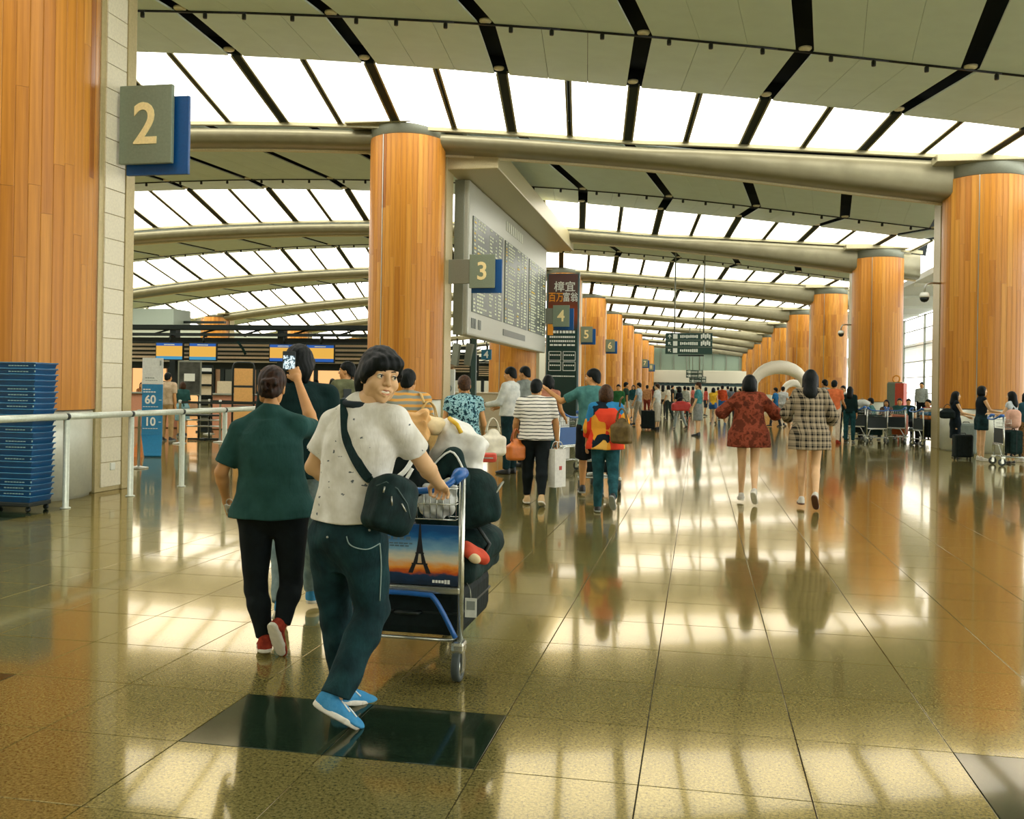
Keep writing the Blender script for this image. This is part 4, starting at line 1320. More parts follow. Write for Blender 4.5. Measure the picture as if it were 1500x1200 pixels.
for sx in (-1, 1): MB().tube([(sx * .3, 0, 0), (sx * .3, 0, 1.1)], .03, 8).build('leg', STEELD, t)
# low table frame in front
p = floor_at(298, 645)
t = thing('sign_stand', 'low black-footed stand with chrome rails by the leaflet rack', 'stand', (p.x, p.y, 0), math.radians(17))
MB().box((0, 0, .03), (.78, .10, .05)).build('foot', BLACKM, t); MB().box((0, 0, .03), (.10, .5, .05)).build('foot', BLACKM, t)
for sx in (-.12, .14): MB().tube([(sx, 0, .05), (sx, 0, .62)], .02, 8).build('upright', BLACKM, t)
for z in (.36, .52): MB().tube([(-.42, 0, z), (.42, 0, z)], .022, 8).build('rail', STEEL, t)
MB().box((0, 0, .64), (.84, .3, .04)).build('top', BLACKM, t)
# grey bulkhead above
t = thing('bulkhead', 'plain grey-green bulkhead box above the truss on the left', 'bulkhead', at_depth(252, 467, 60) + Vector((0, 0, -.5)))
MB().box((-1, 0, .5), (3.4, 2.0, 1.1), bev=.02).build('box', plain('bulkhead_grey', '#93a193', .5), t)
MB().box((1.7, .3, .3), (3.5, .3, .14)).build('pipe_tray', BLACKM, t); t['kind'] = 'structure'
# counters and screens to the right of the third column
p = at_depth(725, 600, 36)
t = thing('counter', 'pale beige counter block before the wood column under the flight board', 'counter', (p.x, p.y, 0))
MB().box((-.35, 0, .62), (3.6, 1.0, 1.22), bev=.02).build('body', DESK, t); MB().box((-.35, -.04, 1.25), (3.7, 1.1, .05), bev=.01).build('top', plain('counter_top', '#e4d9bd', .4), t)
MB().box((-.35, -.52, .9), (3.6, .03, .03)).build('groove_strip', STEELD, t)
g0 = at_y(694, 540, 33.0)
t = thing('screen_gantry', 'slim dark post with a pale crossbar holding grey screens left of the small blue 4', 'post', (g0.x, 33.0, 0))
MB().box((0, 0, 1.6), (.18, .18, 3.2), bev=.01).build('shaft', plain('post_teal', '#33504c', .4), t); MB().box((0, 0, .02), (.4, .4, .04), bev=.01).build('foot', BLACKM, t)
MB().box((-.35, 0, 3.2), (1.9, .10, .10), bev=.01).build('crossbar', CREAM, t)
for x in (-.66, -.18):
    o = MB().box((0, 0, 0), (.34, .10, .78), Matrix.Rotation(math.radians(10), 4, 'Y'), .012).build('screen', STEELD, t, (x, 0, 2.62), (0, 0, math.radians(-35)))
    MB().tube([(.06, 0, .36), (.06, 0, .56)], .03, 8).build('stem', BLACKM, o)
o = MB().box((0, 0, 0), (.36, .10, .36), bev=.01).build('number_box', plain('sign_petrol', '#1f6f8f', .4), t, (.46, -.02, 2.62)); lettering('4', .34, ICON, o, (0, -.055, -.01), R90(), .008, .003)
MB().tube([(0, 0, .18), (0, 0, .58)], .02, 6).build('stem', BLACKM, o)
p = at_depth(656, 570, 28)
t = thing('totem', 'narrow white totem sign beside the third column', 'sign', (p.x, p.y, 0)); MB().box((0, 0, 1.0), (.42, .12, 1.96), bev=.015).build('body', plain('totem_white', '#cfd6d0', .4), t)
m = MB(); m.lathe([(.10, 0), (.14, 0), (.14, .01), (.10, .01), (.10, 0)], 20, cap=False, M=Matrix.Translation((0, -.065, 1.42)) @ Matrix.Rotation(math.pi / 2, 4, 'X'))
for k in range(5): m.box((-.1 + .05 * k, -.065, .9 - .1 * (k % 3)), (.03, .01, .3))
m.build('print', plain('print_slate', '#7d9096', .5), t)
# shop glow far left: warm signs and a long lit shopfront
t = thing('shopfront', 'distant warm-lit shopfront beyond the check-in desks', 'shop', (-22, 46, 0))
MB().box((0, 0, 1.5), (20, .3, 3.0)).build('wall', plain('shop_wall', '#b08a66', .6), t); t['kind'] = 'structure'
for i in range(8):
    MB().box((-9 + i * 2.5, -.18, 1.5), (1.9, .05, 2.2)).build('window', glow('shop_light', '#f0b070', .8) if i % 3 else plain('shop_dark', '#2f3a34', .4), t)
    MB().box((-7.8 + i * 2.5, -.25, 1.5), (.16, .16, 3.0)).build('pilaster', DARKG, t)

# ---- kerb side
p = at_depth(1313, 580, 34.6)
t = thing('cabinet', 'tall grey and red cabinet beside the second window-side column', 'cabinet', (p.x, p.y, 0), math.radians(-25))
MB().box((-.13, 0, .93), (.28, .5, 1.84), bev=.015).build('grey_side', plain('cab_grey', '#6d7a66', .5), t); MB().box((.16, 0, .93), (.30, .5, 1.84), bev=.015).build('red_side', plain('cab_red', '#c4472c', .5), t)
MB().lathe([(.10, 0), (.15, .02), (.15, .06), (.10, .08), (.10, 0)], 18, M=Matrix.Translation((0, 0, 2.0)) @ Matrix.Rotation(math.pi / 2, 4, 'X'), cap=False).build('ring_sign', OR, t); MB().box((0, 0, 1.87), (.5, .4, .04)).build('top', STEELD, t)
def cctv(u, v, z, label, sc=1.0):
    p = at_depth(u, v, z)
    t = thing('dome_camera', label, 'camera', p)
    MB().tube([(.55, .25, .40), (.20, .08, .40), (.06, .02, .37), (0, 0, .28), (0, 0, .12)], .028, 8).build('arm', STEEL, t)
    MB().lathe([(.0, .14), (.10, .13), (.13, .06), (.13, .0)], 18).build('housing', WHITEM, t)
    MB().lathe([(.12, 0), (.11, -.06), (.07, -.11), (0, -.13)], 18).build('dome', BLACKM, t)
cctv(1354, 436, 25.6, 'white dome camera on an arm from the large right-hand column')
cctv(1232, 489, 41, 'small dome camera on an arm from the second window-side column')
# white inflatable arches
def arch(u0, u1, vt, z, thick, label, blue=False):
    a, b = floor_u(u0, z), floor_u(u1, z); top = at_depth((u0 + u1) / 2, vt, z).z
    mid = (a + b) / 2; w = (b - a).length / 2; ang = math.atan2(b.y - a.y, b.x - a.x)
    t = thing('entrance_arch', label, 'arch', mid, ang)
    pts = [(-w, 0, 0), (-w, 0, top * .35)]; rs = [thick * .28, thick * .30]
    for i in range(13):
        th = math.pi * (1 - i / 12)
        pts.append((w * .98 * math.cos(th), 0, top * .52 + (top * .48 - thick / 2) * math.sin(th))); rs.append(thick * (.30 + .22 * math.sin(th) ** 1.5))
    pts += [(w, 0, top * .35), (w, 0, 0)]; rs += [thick * .30, thick * .28]
    MB().tube(pts, rs, 14).build('tube', plain('arch_white', '#efe9d6', .5), t)
    if blue: MB().prism([(w * .35, top * .30), (w * .9, top * .30), (w * .9, top * .62), (w * .35, top * .86)], .06).build('blue_panel', plain('arch_blue', '#2060b8', .5), t)
    for sx in (-1, 1): MB().box((sx * w, 0, .05), (.7, .7, .10), bev=.02).build('base', WHITEM, t)
arch(1103, 1180, 528, 60, .85, 'large white arch between the two girls')
arch(1146, 1178, 556, 66, .5, 'small white arch with a blue panel under the large one', True)

for o in list(COL.objects):
    if o.name.split('.')[0] in ('small_print', 'sign_words', 'icons', 'title_letters', 'grey_print', 'printed_mark'): 
        o['kind'] = 'stuff'
# ================================================================== people
def hz(u): return PCY + ROLL * (u - PCX)
class Spot:
    """a standing place: floor point under a picture column at a depth, local y pointing away along the sight line"""
    def __init__(s, u, z):
        s.u, s.z = u, z; s.loc = floor_u(u, z); s.rz = view_yaw(u)
        s.Mi = (Matrix.Translation(s.loc) @ Matrix.Rotation(s.rz, 4, 'Z')).inverted()
    def p(s, u, v, dz=0.):
        return np.array(s.Mi @ at_depth(u, v, s.z + dz))
def height(u, z, vtop): return EYE + (hz(u) - vtop) * z / F_PX
from mathutils.bvhtree import BVHTree
def surf(objs):
    """ray caster over finished meshes, in world space"""
    bpy.context.view_layer.update()
    V = []; P = []
    for o in objs:
        b = len(V); M = o.matrix_world
        V += [M @ v.co for v in o.data.vertices]; P += [[i + b for i in f.vertices] for f in o.data.polygons]
    return BVHTree.FromPolygons(V, P)
def on(tree, u, v, lift=.006, fallback=None):
    d = ray(u, v).normalized(); o = Vector((0, 0, EYE))
    hit, n, _, dist = tree.ray_cast(o, d)
    if hit is None: return o + d * fallback
    if n.dot(d) > 0: n = -n
    return hit + n * lift
def smooth_path(pts, n=6):
    out = []
    P = [Vector(p) for p in pts]
    for i in range(len(P) - 1):
        a, b, c, d = P[max(i - 1, 0)], P[i], P[i + 1], P[min(i + 2, len(P) - 1)]
        for k in range(n):
            t = k / n
            out.append(.5 * ((2 * b) + (c - a) * t + (2 * a - 5 * b + 4 * c - d) * t * t + (3 * b - a - 3 * c + d) * t ** 3))
    out.append(P[-1]); return out
def strap(name, pts, w, th, mat, parent, side):
    """flat band along world points; side gives the across direction"""
    m = MB(); P = smooth_path(pts, 5); vs = []; fs = []
    inv = parent.matrix_world.inverted() if parent else Matrix()
    for i, p in enumerate(P):
        t = (P[min(i + 1, len(P) - 1)] - P[max(i - 1, 0)]).normalized()
        s_ = Vector(side[min(len(side) - 1, i * len(side) // len(P))]) if isinstance(side[0], (tuple, list, Vector)) else Vector(side)
        a = (s_ - t * s_.dot(t)).normalized(); n = t.cross(a)
        for q, r in ((-1, -1), (1, -1), (1, 1), (-1, 1)): vs.append(inv @ (p + a * q * w / 2 + n * r * th / 2))
    for i in range(len(P) - 1):
        for k in range(4): fs.append((i * 4 + k, i * 4 + (k + 1) % 4, (i + 1) * 4 + (k + 1) % 4, (i + 1) * 4 + k))
    fs.append((3, 2, 1, 0)); b = 4 * (len(P) - 1); fs.append((b, b + 1, b + 2, b + 3))
    return m.add(vs, fs, False).build(name, mat, parent)
def soft(name, fn, lo, hi, res, mat, parent=None, loc=None, rot=None, wr=.004, f=1.):
    F = Field(lo, hi, res); fn(F)
    if wr: F.bend(wrinkle(wr, f))
    return link(name, np_mesh(name, [F.nets()]), mat, parent, loc, rot)

# ---- patterned cloths
def stripes(name, c1, c2, freq, duty=.5, axis='Z', c3=None):
    t = NT(name).set(.9, 0, .2); v = t.coord('Object')
    sp = t.new('ShaderNodeSeparateXYZ'); t.link(v, sp.inputs[0])
    n = t.noise(v, 6, 2); z = t.math('MULTIPLY_ADD', n, .03); t.link(sp.outputs[axis], z.node.inputs[2])
    f = t.math('FRACT', t.math('MULTIPLY', z, freq))
    st = [(0, c1), (duty, c2)] if not c3 else [(0, c1), (duty * .6, c2), (duty * 1.2, c3)]
    t.col(t.ramp(f, st, 'CONSTANT')); MATS[name] = t.m; return t.m
def plaid(name, base, d1, d2, freq):
    t = NT(name).set(.9, 0, .2); v = t.coord('Object')
    sp = t.new('ShaderNodeSeparateXYZ'); t.link(v, sp.inputs[0])
    xx = t.math('ADD', sp.outputs['X'], t.math('MULTIPLY', sp.outputs['Y'], .8))
    fx = t.ramp(t.math('FRACT', t.math('MULTIPLY', xx, freq)), [(0, '#ffffff'), (.28, '#202020'), (.62, '#ffffff'), (.72, '#606060'), (.84, '#ffffff')], 'CONSTANT')
    fz = t.ramp(t.math('FRACT', t.math('MULTIPLY', sp.outputs['Z'], freq)), [(0, '#ffffff'), (.28, '#202020'), (.62, '#ffffff'), (.72, '#606060'), (.84, '#ffffff')], 'CONSTANT')
    a = t.mix(fx, d1, base); b = t.mix(fz, d2, base)
    t.col(t.mix(.5, a, b)); t.bump(t.noise(v, 30), .2, .01); MATS[name] = t.m; return t.m
def blotch(name, cols, scale, interp='CONSTANT', mode='noise'):
    t = NT(name).set(.9, 0, .2); v = t.coord('Object')
    if mode == 'noise': f = t.noise(v, scale, 3, .6); lo, hi = .35, .65
    else:
        vo = t.new('ShaderNodeTexVoronoi'); vo.inputs['Scale'].default_value = scale; vo.distance = 'MANHATTAN'; t.link(v, vo.inputs['Vector'])
        s2 = t.new('ShaderNodeSeparateColor'); t.link(vo.outputs['Color'], s2.inputs[0]); f = s2.outputs[0]; lo, hi = .0, 1.0
    t.col(t.ramp(f, [(lo + (hi - lo) * i / len(cols), c) for i, c in enumerate(cols)], interp))
    t.bump(t.noise(v, 26), .25, .015); MATS[name] = t.m; return t.m
def specks(name, base, spot, scale):
    """pale cloth with a scatter of small dark bird-like marks"""
    t = NT(name).set(.9, 0, .2); v = t.coord('Object', (1, 1, 1.6))
    d = t.noise(v, 60, 2); 
    vo = t.new('ShaderNodeTexVoronoi'); vo.inputs['Scale'].default_value = scale; vo.inputs['Randomness'].default_value = .8
    wv = t.new('ShaderNodeVectorMath', operation='ADD'); t.link(v, wv.inputs[0])
    nz = t.new('ShaderNodeTexNoise'); nz.inputs['Scale'].default_value = 45; t.link(v, nz.inputs['Vector'])
    sc = t.new('ShaderNodeVectorMath', operation='SCALE'); sc.inputs['Scale'].default_value = .035; t.link(nz.outputs['Color'], sc.inputs[0]); t.link(sc.outputs[0], wv.inputs[1])
    t.link(wv.outputs[0], vo.inputs['Vector'])
    soft_ = t.ramp(t.noise(t.coord('Object'), 9, 3), [(.3, '#cfcdbd'), (.7, base)])
    m = t.ramp(vo.outputs['Distance'], [(.0, '#ffffff'), (.105, '#ffffff'), (.135, '#000000')])
    t.col(t.mix(m, soft_, spot)); t.bump(t.noise(t.coord('Object', (1, 1, .35)), 18, 3), .4, .02); MATS[name] = t.m; return t.m

GREEN = cloth('tee_dark_green', '#2c5450', '#214541', 8)
BLACKT = cloth('tee_black_green', '#0e2c2b', '#0a2222', 8)
LEGG = cloth('leggings_black', '#101a1c', '#0a1214', 12, .8, .2)
JEANS = cloth('jeans_dark_teal', '#1a3c40', '#0d2428', 9, .85, .5)
JEANSB = cloth('jeans_teal', '#24545a', '#173c42', 14)
JEANSG = cloth('jeans_grey_blue', '#8ba0a0', '#6a8082', 14)
NAVY = cloth('navy_black', '#12181c', '#0c1013', 14)
WHITEC = cloth('white_cotton', '#dfe3dc', '#c4cbc6', 10)
GREYC = cloth('grey_cotton', '#8b938c', '#727a74', 10)
SOLEW = plain('sole_white', '#dcd9c8', .6); SOLEG = plain('sole_grey', '#8d948c', .6)
SNEAKB = blotch('sneaker_blue', ['#3a86b4', '#4a92bd', '#3f8ab8'], 14, 'LINEAR')
SNEAKR = cloth('sneaker_red', '#a8402a', '#7c2c20', 30); SNEAKW = cloth('sneaker_white', '#d9d6c8', '#bdbab0', 30)
SHOEK = plain('shoe_black', '#12181a', .4)

# ------------------------------------------------ 1 the smiling man
S1 = Spot(510, 4.25); q = S1.p
J1 = dict(hipL=q(486, 790, .10), hipR=q(531, 790, -.02), kneeL=q(492, 905, .22), kneeR=q(546, 893, .06), ankL=q(508, 1004, .22), ankR=q(493, 1018, -.10),
          toeL=unit((.80, .50, -.22)), toeR=unit((.82, .18, -.55)),
          shoL=q(489, 618, .10), shoR=q(579, 614, -.09), neck=q(527, 591, .0), head=q(557, 551, -.02),
          elbL=q(459, 684, .17), wriL=q(500, 712, .38), elbR=q(622, 681, .06), wriR=q(641, 707, .28))
J1['thumbR'] = A3(-.9, .3, .2)
BIRD = specks('shirt_white_birds', '#f4f4ee', '#5a6468', 15)
man, JW1 = person('smiling man in white bird-print shirt looking back while pushing the loaded trolley', S1.loc, S1.rz, 1.70, 'm', J1,
    head=(160, 4, -7), top=dict(hem=.115, sleeve=.66, ease=.022, slack=.012, flare=.12, mat=BIRD, wr=.005, cuff=.030),
    bottom=dict(length=2.0, ease=.022, cuff=.068, mat=JEANS, wr=.006, rise=.15), hair=('mop', None), shoes=('sneaker', SNEAKB, SOLEW), skin=SKIN3, res=.0085, curl=(20, 62), smile=True, faces=(-.002,))
shirt1 = [c for c in man.children if c.name.startswith('shirt')][0]; jeans1 = [c for c in man.children if c.name.startswith('trousers')][0]
T1 = surf([shirt1]); TJ = surf([jeans1]); bpy.context.view_layer.update(); INV1 = man.matrix_world.inverted()
col_pts = [JW1['neck'] + JW1['M'].to_3x3() @ Vector((.072 * math.cos(a), .066 * math.sin(a), .005 + .012 * math.sin(a))) for a in [i * math.pi / 8 for i in range(16)]]
MB().tube([INV1 @ p for p in col_pts], .017, 8, True).build('collar', plain('collar_shade_navy', '#10242c', .8), man)  # navy collar ring, its dark also painting the shade at hair and neck
for pts, nm in (([(508, 786), (512, 797), (524, 803), (540, 804), (556, 796)], 'pocket_stitch'), ([(556, 796), (558, 830), (556, 880)], 'seam_stitch')):
    MB().tube([INV1 @ p for p in smooth_path([on(TJ, u, v, .002, 4.2) for u, v in pts], 4)], .0028, 5).build(nm, plain('stitch_pale', '#8fa8a2', .7), jeans1)
for (u, v) in ((480, 787), (541, 777)): MB().ball(INV1 @ on(TJ, u, v, .001, 4.2), .006, 8).build('rivet', STEEL, jeans1)
# his shoulder bag
bagm = cloth('bag_dark_green', '#15302f', '#0c2020', 16, .7)
bp = at_depth(572, 738, 4.10)
sb = soft('messenger_bag', lambda F: (F.rbox((0, 0, -.01), (.105, .075, .115), .05, .02), F.ell((.03, -.04, -.03), (.08, .055, .085), .03), F.ell((0, -.02, .09), (.085, .06, .035), .03)),
          (-.16, -.15, -.17), (.16, .15, .17), .006, bagm, None, bp, (0, math.radians(18), S1.rz + math.radians(35)), .004)
tag(sb, 'dark green shoulder bag slung across the smiling man in white', 'bag')
bpy.context.view_layer.update()
sp_px = [(507, 586), (507, 612), (509, 640), (517, 662), (527, 682), (540, 700)]
strap('strap', [on(T1, u, v, .006, 4.2) for u, v in sp_px] + [bp + Vector((-.06, 0, .10))], .042, .005, bagm, sb, S1.p and Vector((math.cos(S1.rz), math.sin(S1.rz), 0)))
BI = sb.matrix_world.inverted()
for (u0, v0, u1, v1) in ((564, 713, 562, 722), (573, 727, 574, 741), (588, 738, 594, 750)):
    TB = surf([sb]); MB().tube([BI @ on(TB, u0, v0, .003, 4.1), BI @ on(TB, u1, v1, .003, 4.1)], .0035, 6).build('zip_pull', STEEL, sb)
MB().tube([BI @ on(TB, u, v, .002, 4.1) for u, v in ((552, 712), (566, 706), (582, 716), (596, 738), (601, 760))], .003, 6).build('zip', plain('zip_grey', '#3d5553', .5), sb)

# ------------------------------------------------ 2 the woman with the phone
S2 = Spot(398, 5.3); q = S2.p
J2 = dict(hipL=q(375, 752), hipR=q(425, 752), kneeL=q(375, 862, .02), kneeR=q(427, 853, .06), ankL=q(388, 934, -.02), ankR=q(413, 916, -.05),
          toeL=unit((-.05, 1, -.05)), toeR=unit((.28, .30, -.92)), shoL=q(352, 628), shoR=q(438, 622), neck=q(397, 602, .01), head=q(398, 566, .02),
          elbL=q(324, 692, .0), wriL=q(331, 731, .10), elbR=q(461, 630, .20), wriR=q(436, 557, .38))
J2['thumbR'] = A3(-1, .1, .1)
woman, JW2 = person('woman in dark green tee and black leggings filming with a raised phone', S2.loc, S2.rz, 1.62, 'f', J2, head=(8, 4, 5),
    top=dict(hem=-.10, sleeve=.80, ease=.024, slack=.016, flare=.03, mat=GREEN, wr=.005, cuff=.026), bottom=dict(length=1.96, ease=.006, mat=LEGG, wr=.002), hair=('bun', cloth('auburn_hair', '#3a2416', '#14120f', 30, .5, .3)),
    shoes=('sneaker', SNEAKR, SOLEW), skin=SKIN, res=.0095, girth=1.22, curl=(28, 40))
ph = at_depth(423.5, 529, 5.3 + .42)
pt_ = thing('phone', 'dark smartphone held up by the woman in green, screen lit', 'phone', ph, S2.rz + math.radians(4))
MB().box((0, 0, 0), (.076, .010, .118), bev=.004).build('body', BLACKM, pt_)
t_ = NT('phone_screen'); t_.col('#0a1416'); f_ = t_.noise(t_.coord('Object'), 45, 2)
t_.link(t_.ramp(f_, [(.40, '#18303a'), (.47, '#b8d0d6'), (.56, '#e8eeea'), (.62, '#3a5a66')]), t_.b.inputs['Emission Color']); t_.b.inputs['Emission Strength'].default_value = .8
MB().box((0, -.006, -.008), (.068, .003, .082)).build('screen', t_.m, pt_)
wt = thing('key_ring', 'small shiny bundle hanging from the left hand of the woman in green', 'keys', at_depth(336, 744, 5.3 + .06))
for k in range(3): MB().box(((k - 1) * .014, 0, -.01 * k), (.022, .008, .05), Matrix.Rotation(.3 * (k - 1), 4, 'Y'), .003).build('key', STEEL, wt)
MB().tube([(.02 * math.cos(a), 0, .03 + .02 * math.sin(a)) for a in [i * math.pi / 6 for i in range(12)]], .0025, 6, True).build('ring', STEEL, wt)
# ------------------------------------------------ 3 the man in black before her
S3 = Spot(438, 6.2)
man3, JW3 = person('man in black tee and pale jeans walking just ahead of the woman with the phone', S3.loc, S3.rz, 1.73, 'm', None, legs=((-16, 12, 30, -2), (16, 4, -6, 2)), arms=((14, 8, 20), (-8, 8, 14)),
    head=(10, 0, 0), top=dict(hem=-.14, sleeve=.8, ease=.030, slack=.015, mat=BLACKT), bottom=dict(length=2, ease=.018, cuff=.06, mat=JEANSG), hair=('mop', None), shoes=('sneaker', SNEAKB, SOLEW), skin=SKIN, res=.011, girth=1.1)

# ------------------------------------------------ the other travellers
def walker(label, u, z, vtop, hd=0, sex='m', group=None, **k):
    s = Spot(u, z); h = height(u, z, vtop) if vtop else k.pop('h', 1.65)
    if z < 12.5: r = .013
    elif z < 19: r = .017
    elif z < 33: r = .024
    else: r = .036
    k.setdefault('res', r)
    return person(label, s.loc, s.rz + math.radians(hd), h, sex, group=group, **k)
ORST = stripes('tee_orange_grey', '#d8a050', '#8d948a', 17, .45)
BWST = stripes('tee_white_black', '#e4e2d6', '#2a3330', 23, .74)
FLOR = blotch('blouse_floral', ['#16303a', '#7fb0b8', '#9cc4c8', '#2f5f6c', '#16303a'], 24)
GEO = blotch('blouse_geometric', ['#d23a22', '#10202a', '#e09a30', '#1f5fa0', '#d8442a', '#10202a', '#e2b050', '#2b79a8'], 5.2, 'CONSTANT', 'cell')
TEAL = cloth('polo_teal', '#4f8480', '#3e6d6a', 12); TEALL = cloth('tee_teal', '#4d8f92', '#3b7478', 12)
REDB = blotch('blouse_red_brown', ['#4f2416', '#7c3a24', '#8f4630', '#5e2c1a'], 9, 'LINEAR')
PLAID = plaid('shirt_plaid', '#a89a80', '#0c1112', '#101617', 13)
w5, J5 = walker('traveller in orange and grey striped tee, black hair, behind the smiling man', 598, 9.6, 543, top=dict(mat=ORST, hem=-.16, ease=.025, slack=.02), bottom=dict(mat=NAVY), shoes=('sneaker', SHOEK, SOLEG), legs=((8, 4), (-12, 10, 20)), head=(15, 0, 0), arms=((12, 8, 20), (-6, 10, 20)))
w6, J6 = walker('woman in blue floral blouse and dark jeans with a white handbag', 680, 10.8, 551, 0, 'f', top=dict(mat=FLOR, hem=-.14, sleeve=.42, ease=.024, slack=.016), bottom=dict(mat=JEANSB, ease=.014), hair=('short', HAIRB), shoes=('flat', SHOEK, SOLEG), legs=((-8, 8, 10), (12, 4)), arms=((4, 12, 10), (10, 14, 42, .1)), girth=1.15, head=(-8, 6, 0))
w7, J7 = walker('traveller in black and white striped tee and black trousers', 786, 12.1, 557, 0, 'm', top=dict(mat=BWST, hem=-.10, ease=.030, slack=.012, sleeve=.8), bottom=dict(mat=LEGG, ease=.016, cuff=.045, length=1.9), hair=('short', None), shoes=('sneaker', plain('shoe_tan', '#c9ab7c', .6), SOLEW), legs=((10, 6), (-10, 14, 20, -1)), arms=((10, 14, 22), (4, 14, 10)), girth=1.22, head=(10, 4, 0), curl=(70, 60))
w8, J8 = walker('woman with brown bob in a red, orange and blue geometric blouse', 888, 11.5, 563, 0, 'f', top=dict(mat=GEO, hem=-.18, sleeve=1.5, ease=.034, slack=.02, flare=.12, cuff=.035), bottom=dict(mat=JEANSB, ease=.012), hair=('bob', HAIRB), shoes=('sneaker', SHOEK, SOLEG), legs=((4, 2, 0, -1), (-14, 40, 62, 2)), arms=((8, 12, 20), (10, 22, 75, .1)), girth=1.08, head=(0, 2, 0))
s9 = Spot(868, 13.2)
w9, J9 = walker('man in teal polo pointing left with an outstretched arm', 868, 13.2, 541, 4, 'm', top=dict(mat=TEAL, hem=-.12, sleeve=.75, ease=.026, slack=.014), bottom=dict(mat=NAVY, length=1.0, ease=.03), hair=('short', None), shoes=('sneaker', SHOEK, SOLEG), legs=((14, 2), (-14, 10, 20)), arms=(('to', (-.62, .18, 1.46), (0, 0, -1)), (10, 8, 40)), head=(-62, 0, 0), faces=True, curl=(20, 50))
w10, J10 = walker('man in white long-sleeved shirt in profile beside a grey-shirted man', 748, 16.5, 538, 62, 'm', top=dict(mat=WHITEC, hem=-.02, sleeve=1.9, ease=.03, slack=.03), bottom=dict(mat=JEANS, rise=.1, ease=.02), hair=('short', None), shoes=('sneaker', SHOEK, SHOEK), arms=((20, 6, 60), (14, 6, 62)), head=(0, 8, 0), faces=True)
w11, J11 = walker('man in grey shirt, in profile behind the white-shirted man', 769, 18, 537, 58, 'm', top=dict(mat=GREYC, hem=-.06, sleeve=.8, ease=.03), bottom=dict(mat=NAVY), hair=('short', None), shoes=('sneaker', SHOEK, SHOEK), head=(0, 6, 0), faces=True)
w12, J12 = walker('woman in pink top with a teal strap, mostly hidden by the striped tee', 803, 15.5, 549, -15, 'f', top=dict(mat=cloth('top_pink', '#c88a70', '#b07560'), sleeve=.0, ease=.016), bottom=dict(mat=JEANSB), hair=('bob', None), shoes=('flat', SHOEK, SOLEG), arms=((10, 8, 30), (10, 10, 50)))
g1, JG1 = walker('girl in loose red-brown blouse with bare legs, left of two walking away', 1098, 12.7, 551, 0, 'f', top=dict(mat=REDB, hem=-.42, sleeve=1.25, ease=.040, slack=.05, flare=.18, cuff=.055, wr=.006), bottom=dict(mat=NAVY, length=.42, ease=.02), hair=('bob', None), shoes=('sneaker', SNEAKW, SOLEW), skin=SKIN3, legs=((6, 2, 0, -1), (-6, 30, 52, -2)), arms=((10, 42, 62, .35), (12, 40, 66, .3)), girth=1.0)
g2, JG2 = walker('long-haired girl in black and cream plaid shirt walking beside the red-brown blouse', 1187, 12.25, 545, 0, 'f', top=dict(mat=PLAID, hem=-.48, sleeve=1.5, ease=.036, slack=.03, flare=.14, cuff=.045, wr=.006), bottom=dict(mat=NAVY, length=.42, ease=.02), hair=('long', None), shoes=('sneaker', SNEAKW, plain('sole_brown', '#5d3a26', .6)), skin=SKIN3, legs=((4, 2, 0, -1), (-4, 30, 56, -2)), arms=((8, 26, 50, .3), (6, 22, 40, .2)))
SIDE = 'travellers by the kerb-side columns'
o1, JO1 = walker('person in orange shirt and pale trousers behind the plaid girl', 1222, 27.7, 557, -10, 'm', top=dict(mat=cloth('shirt_orange', '#e07a48', '#c9683c')), bottom=dict(mat=cloth('trousers_pale', '#d8c8b0', '#c4b49c')), hair=('short', None), shoes=('sneaker', SNEAKR, SNEAKR), arms=((10, 8, 30), (8, 8, 60)))
o2, JO2 = walker('woman with very long black hair in dark top and jeans by a trolley', 1245, 28.2, 566, -8, 'f', top=dict(mat=BLACKT, sleeve=1.8), bottom=dict(mat=JEANSB), hair=('long', None), shoes=('flat', SHOEK, SOLEG))
walker('dark-haired man looking over the plaid girl shoulder, beside the orange shirt', 1208, 31, 556, 40, 'm', top=dict(mat=GREYC), bottom=dict(mat=NAVY), shoes=('sneaker', SHOEK, SHOEK))
walker('traveller in pale shirt behind the woman with very long hair', 1235, 32, 565, 150, 'm', top=dict(mat=WHITEC), bottom=dict(mat=NAVY), shoes=('sneaker', SHOEK, SHOEK))
SEATZ = .43
walker('seated man in teal shirt facing left by the second window-side column', 1280, 30.7, None, 80, 'm', h=1.72, top=dict(mat=TEAL, sleeve=.8), bottom=dict(mat=NAVY), shoes=('sneaker', SHOEK, SOLEG), legs=((82, 84), (78, 80)), seat=SEATZ, arms=((30, 8, 50), (26, 8, 55)), lean=(0, .15))
walker('seated woman with wavy dark hair facing the aisle', 1299, 30.5, None, 165, 'f', h=1.62, top=dict(mat=cloth('top_flecked', '#8a6a58', '#3a3a38', 30)), bottom=dict(mat=NAVY), hair=('long', None), shoes=('flat', SHOEK, SOLEG), legs=((84, 84), (80, 78)), seat=SEATZ, arms=((26, 8, 60), (24, 8, 62)), faces=True)
walker('dark figure with pale jacket before the bright window front', 1350, 44, 560, 170, 'm', top=dict(mat=cloth('jacket_pale', '#a9b3ae', '#8d9894'), sleeve=1.8), bottom=dict(mat=NAVY), shoes=('sneaker', SHOEK, SHOEK))
walker('seated traveller in red and black by the large right-hand column', 1360, 28.5, None, 150, 'm', h=1.7, top=dict(mat=cloth('top_red', '#b8402c', '#8d3022')), bottom=dict(mat=NAVY), shoes=('sneaker', SHOEK, SHOEK), legs=((84, 84), (80, 78)), seat=SEATZ)
walker('seated traveller in green cap and dark top behind the trolleys', 1318, 32, None, 175, 'm', h=1.7, top=dict(mat=GREEN), bottom=dict(mat=NAVY), shoes=('sneaker', SHOEK, SHOEK), legs=((84, 84), (80, 78)), seat=SEATZ)
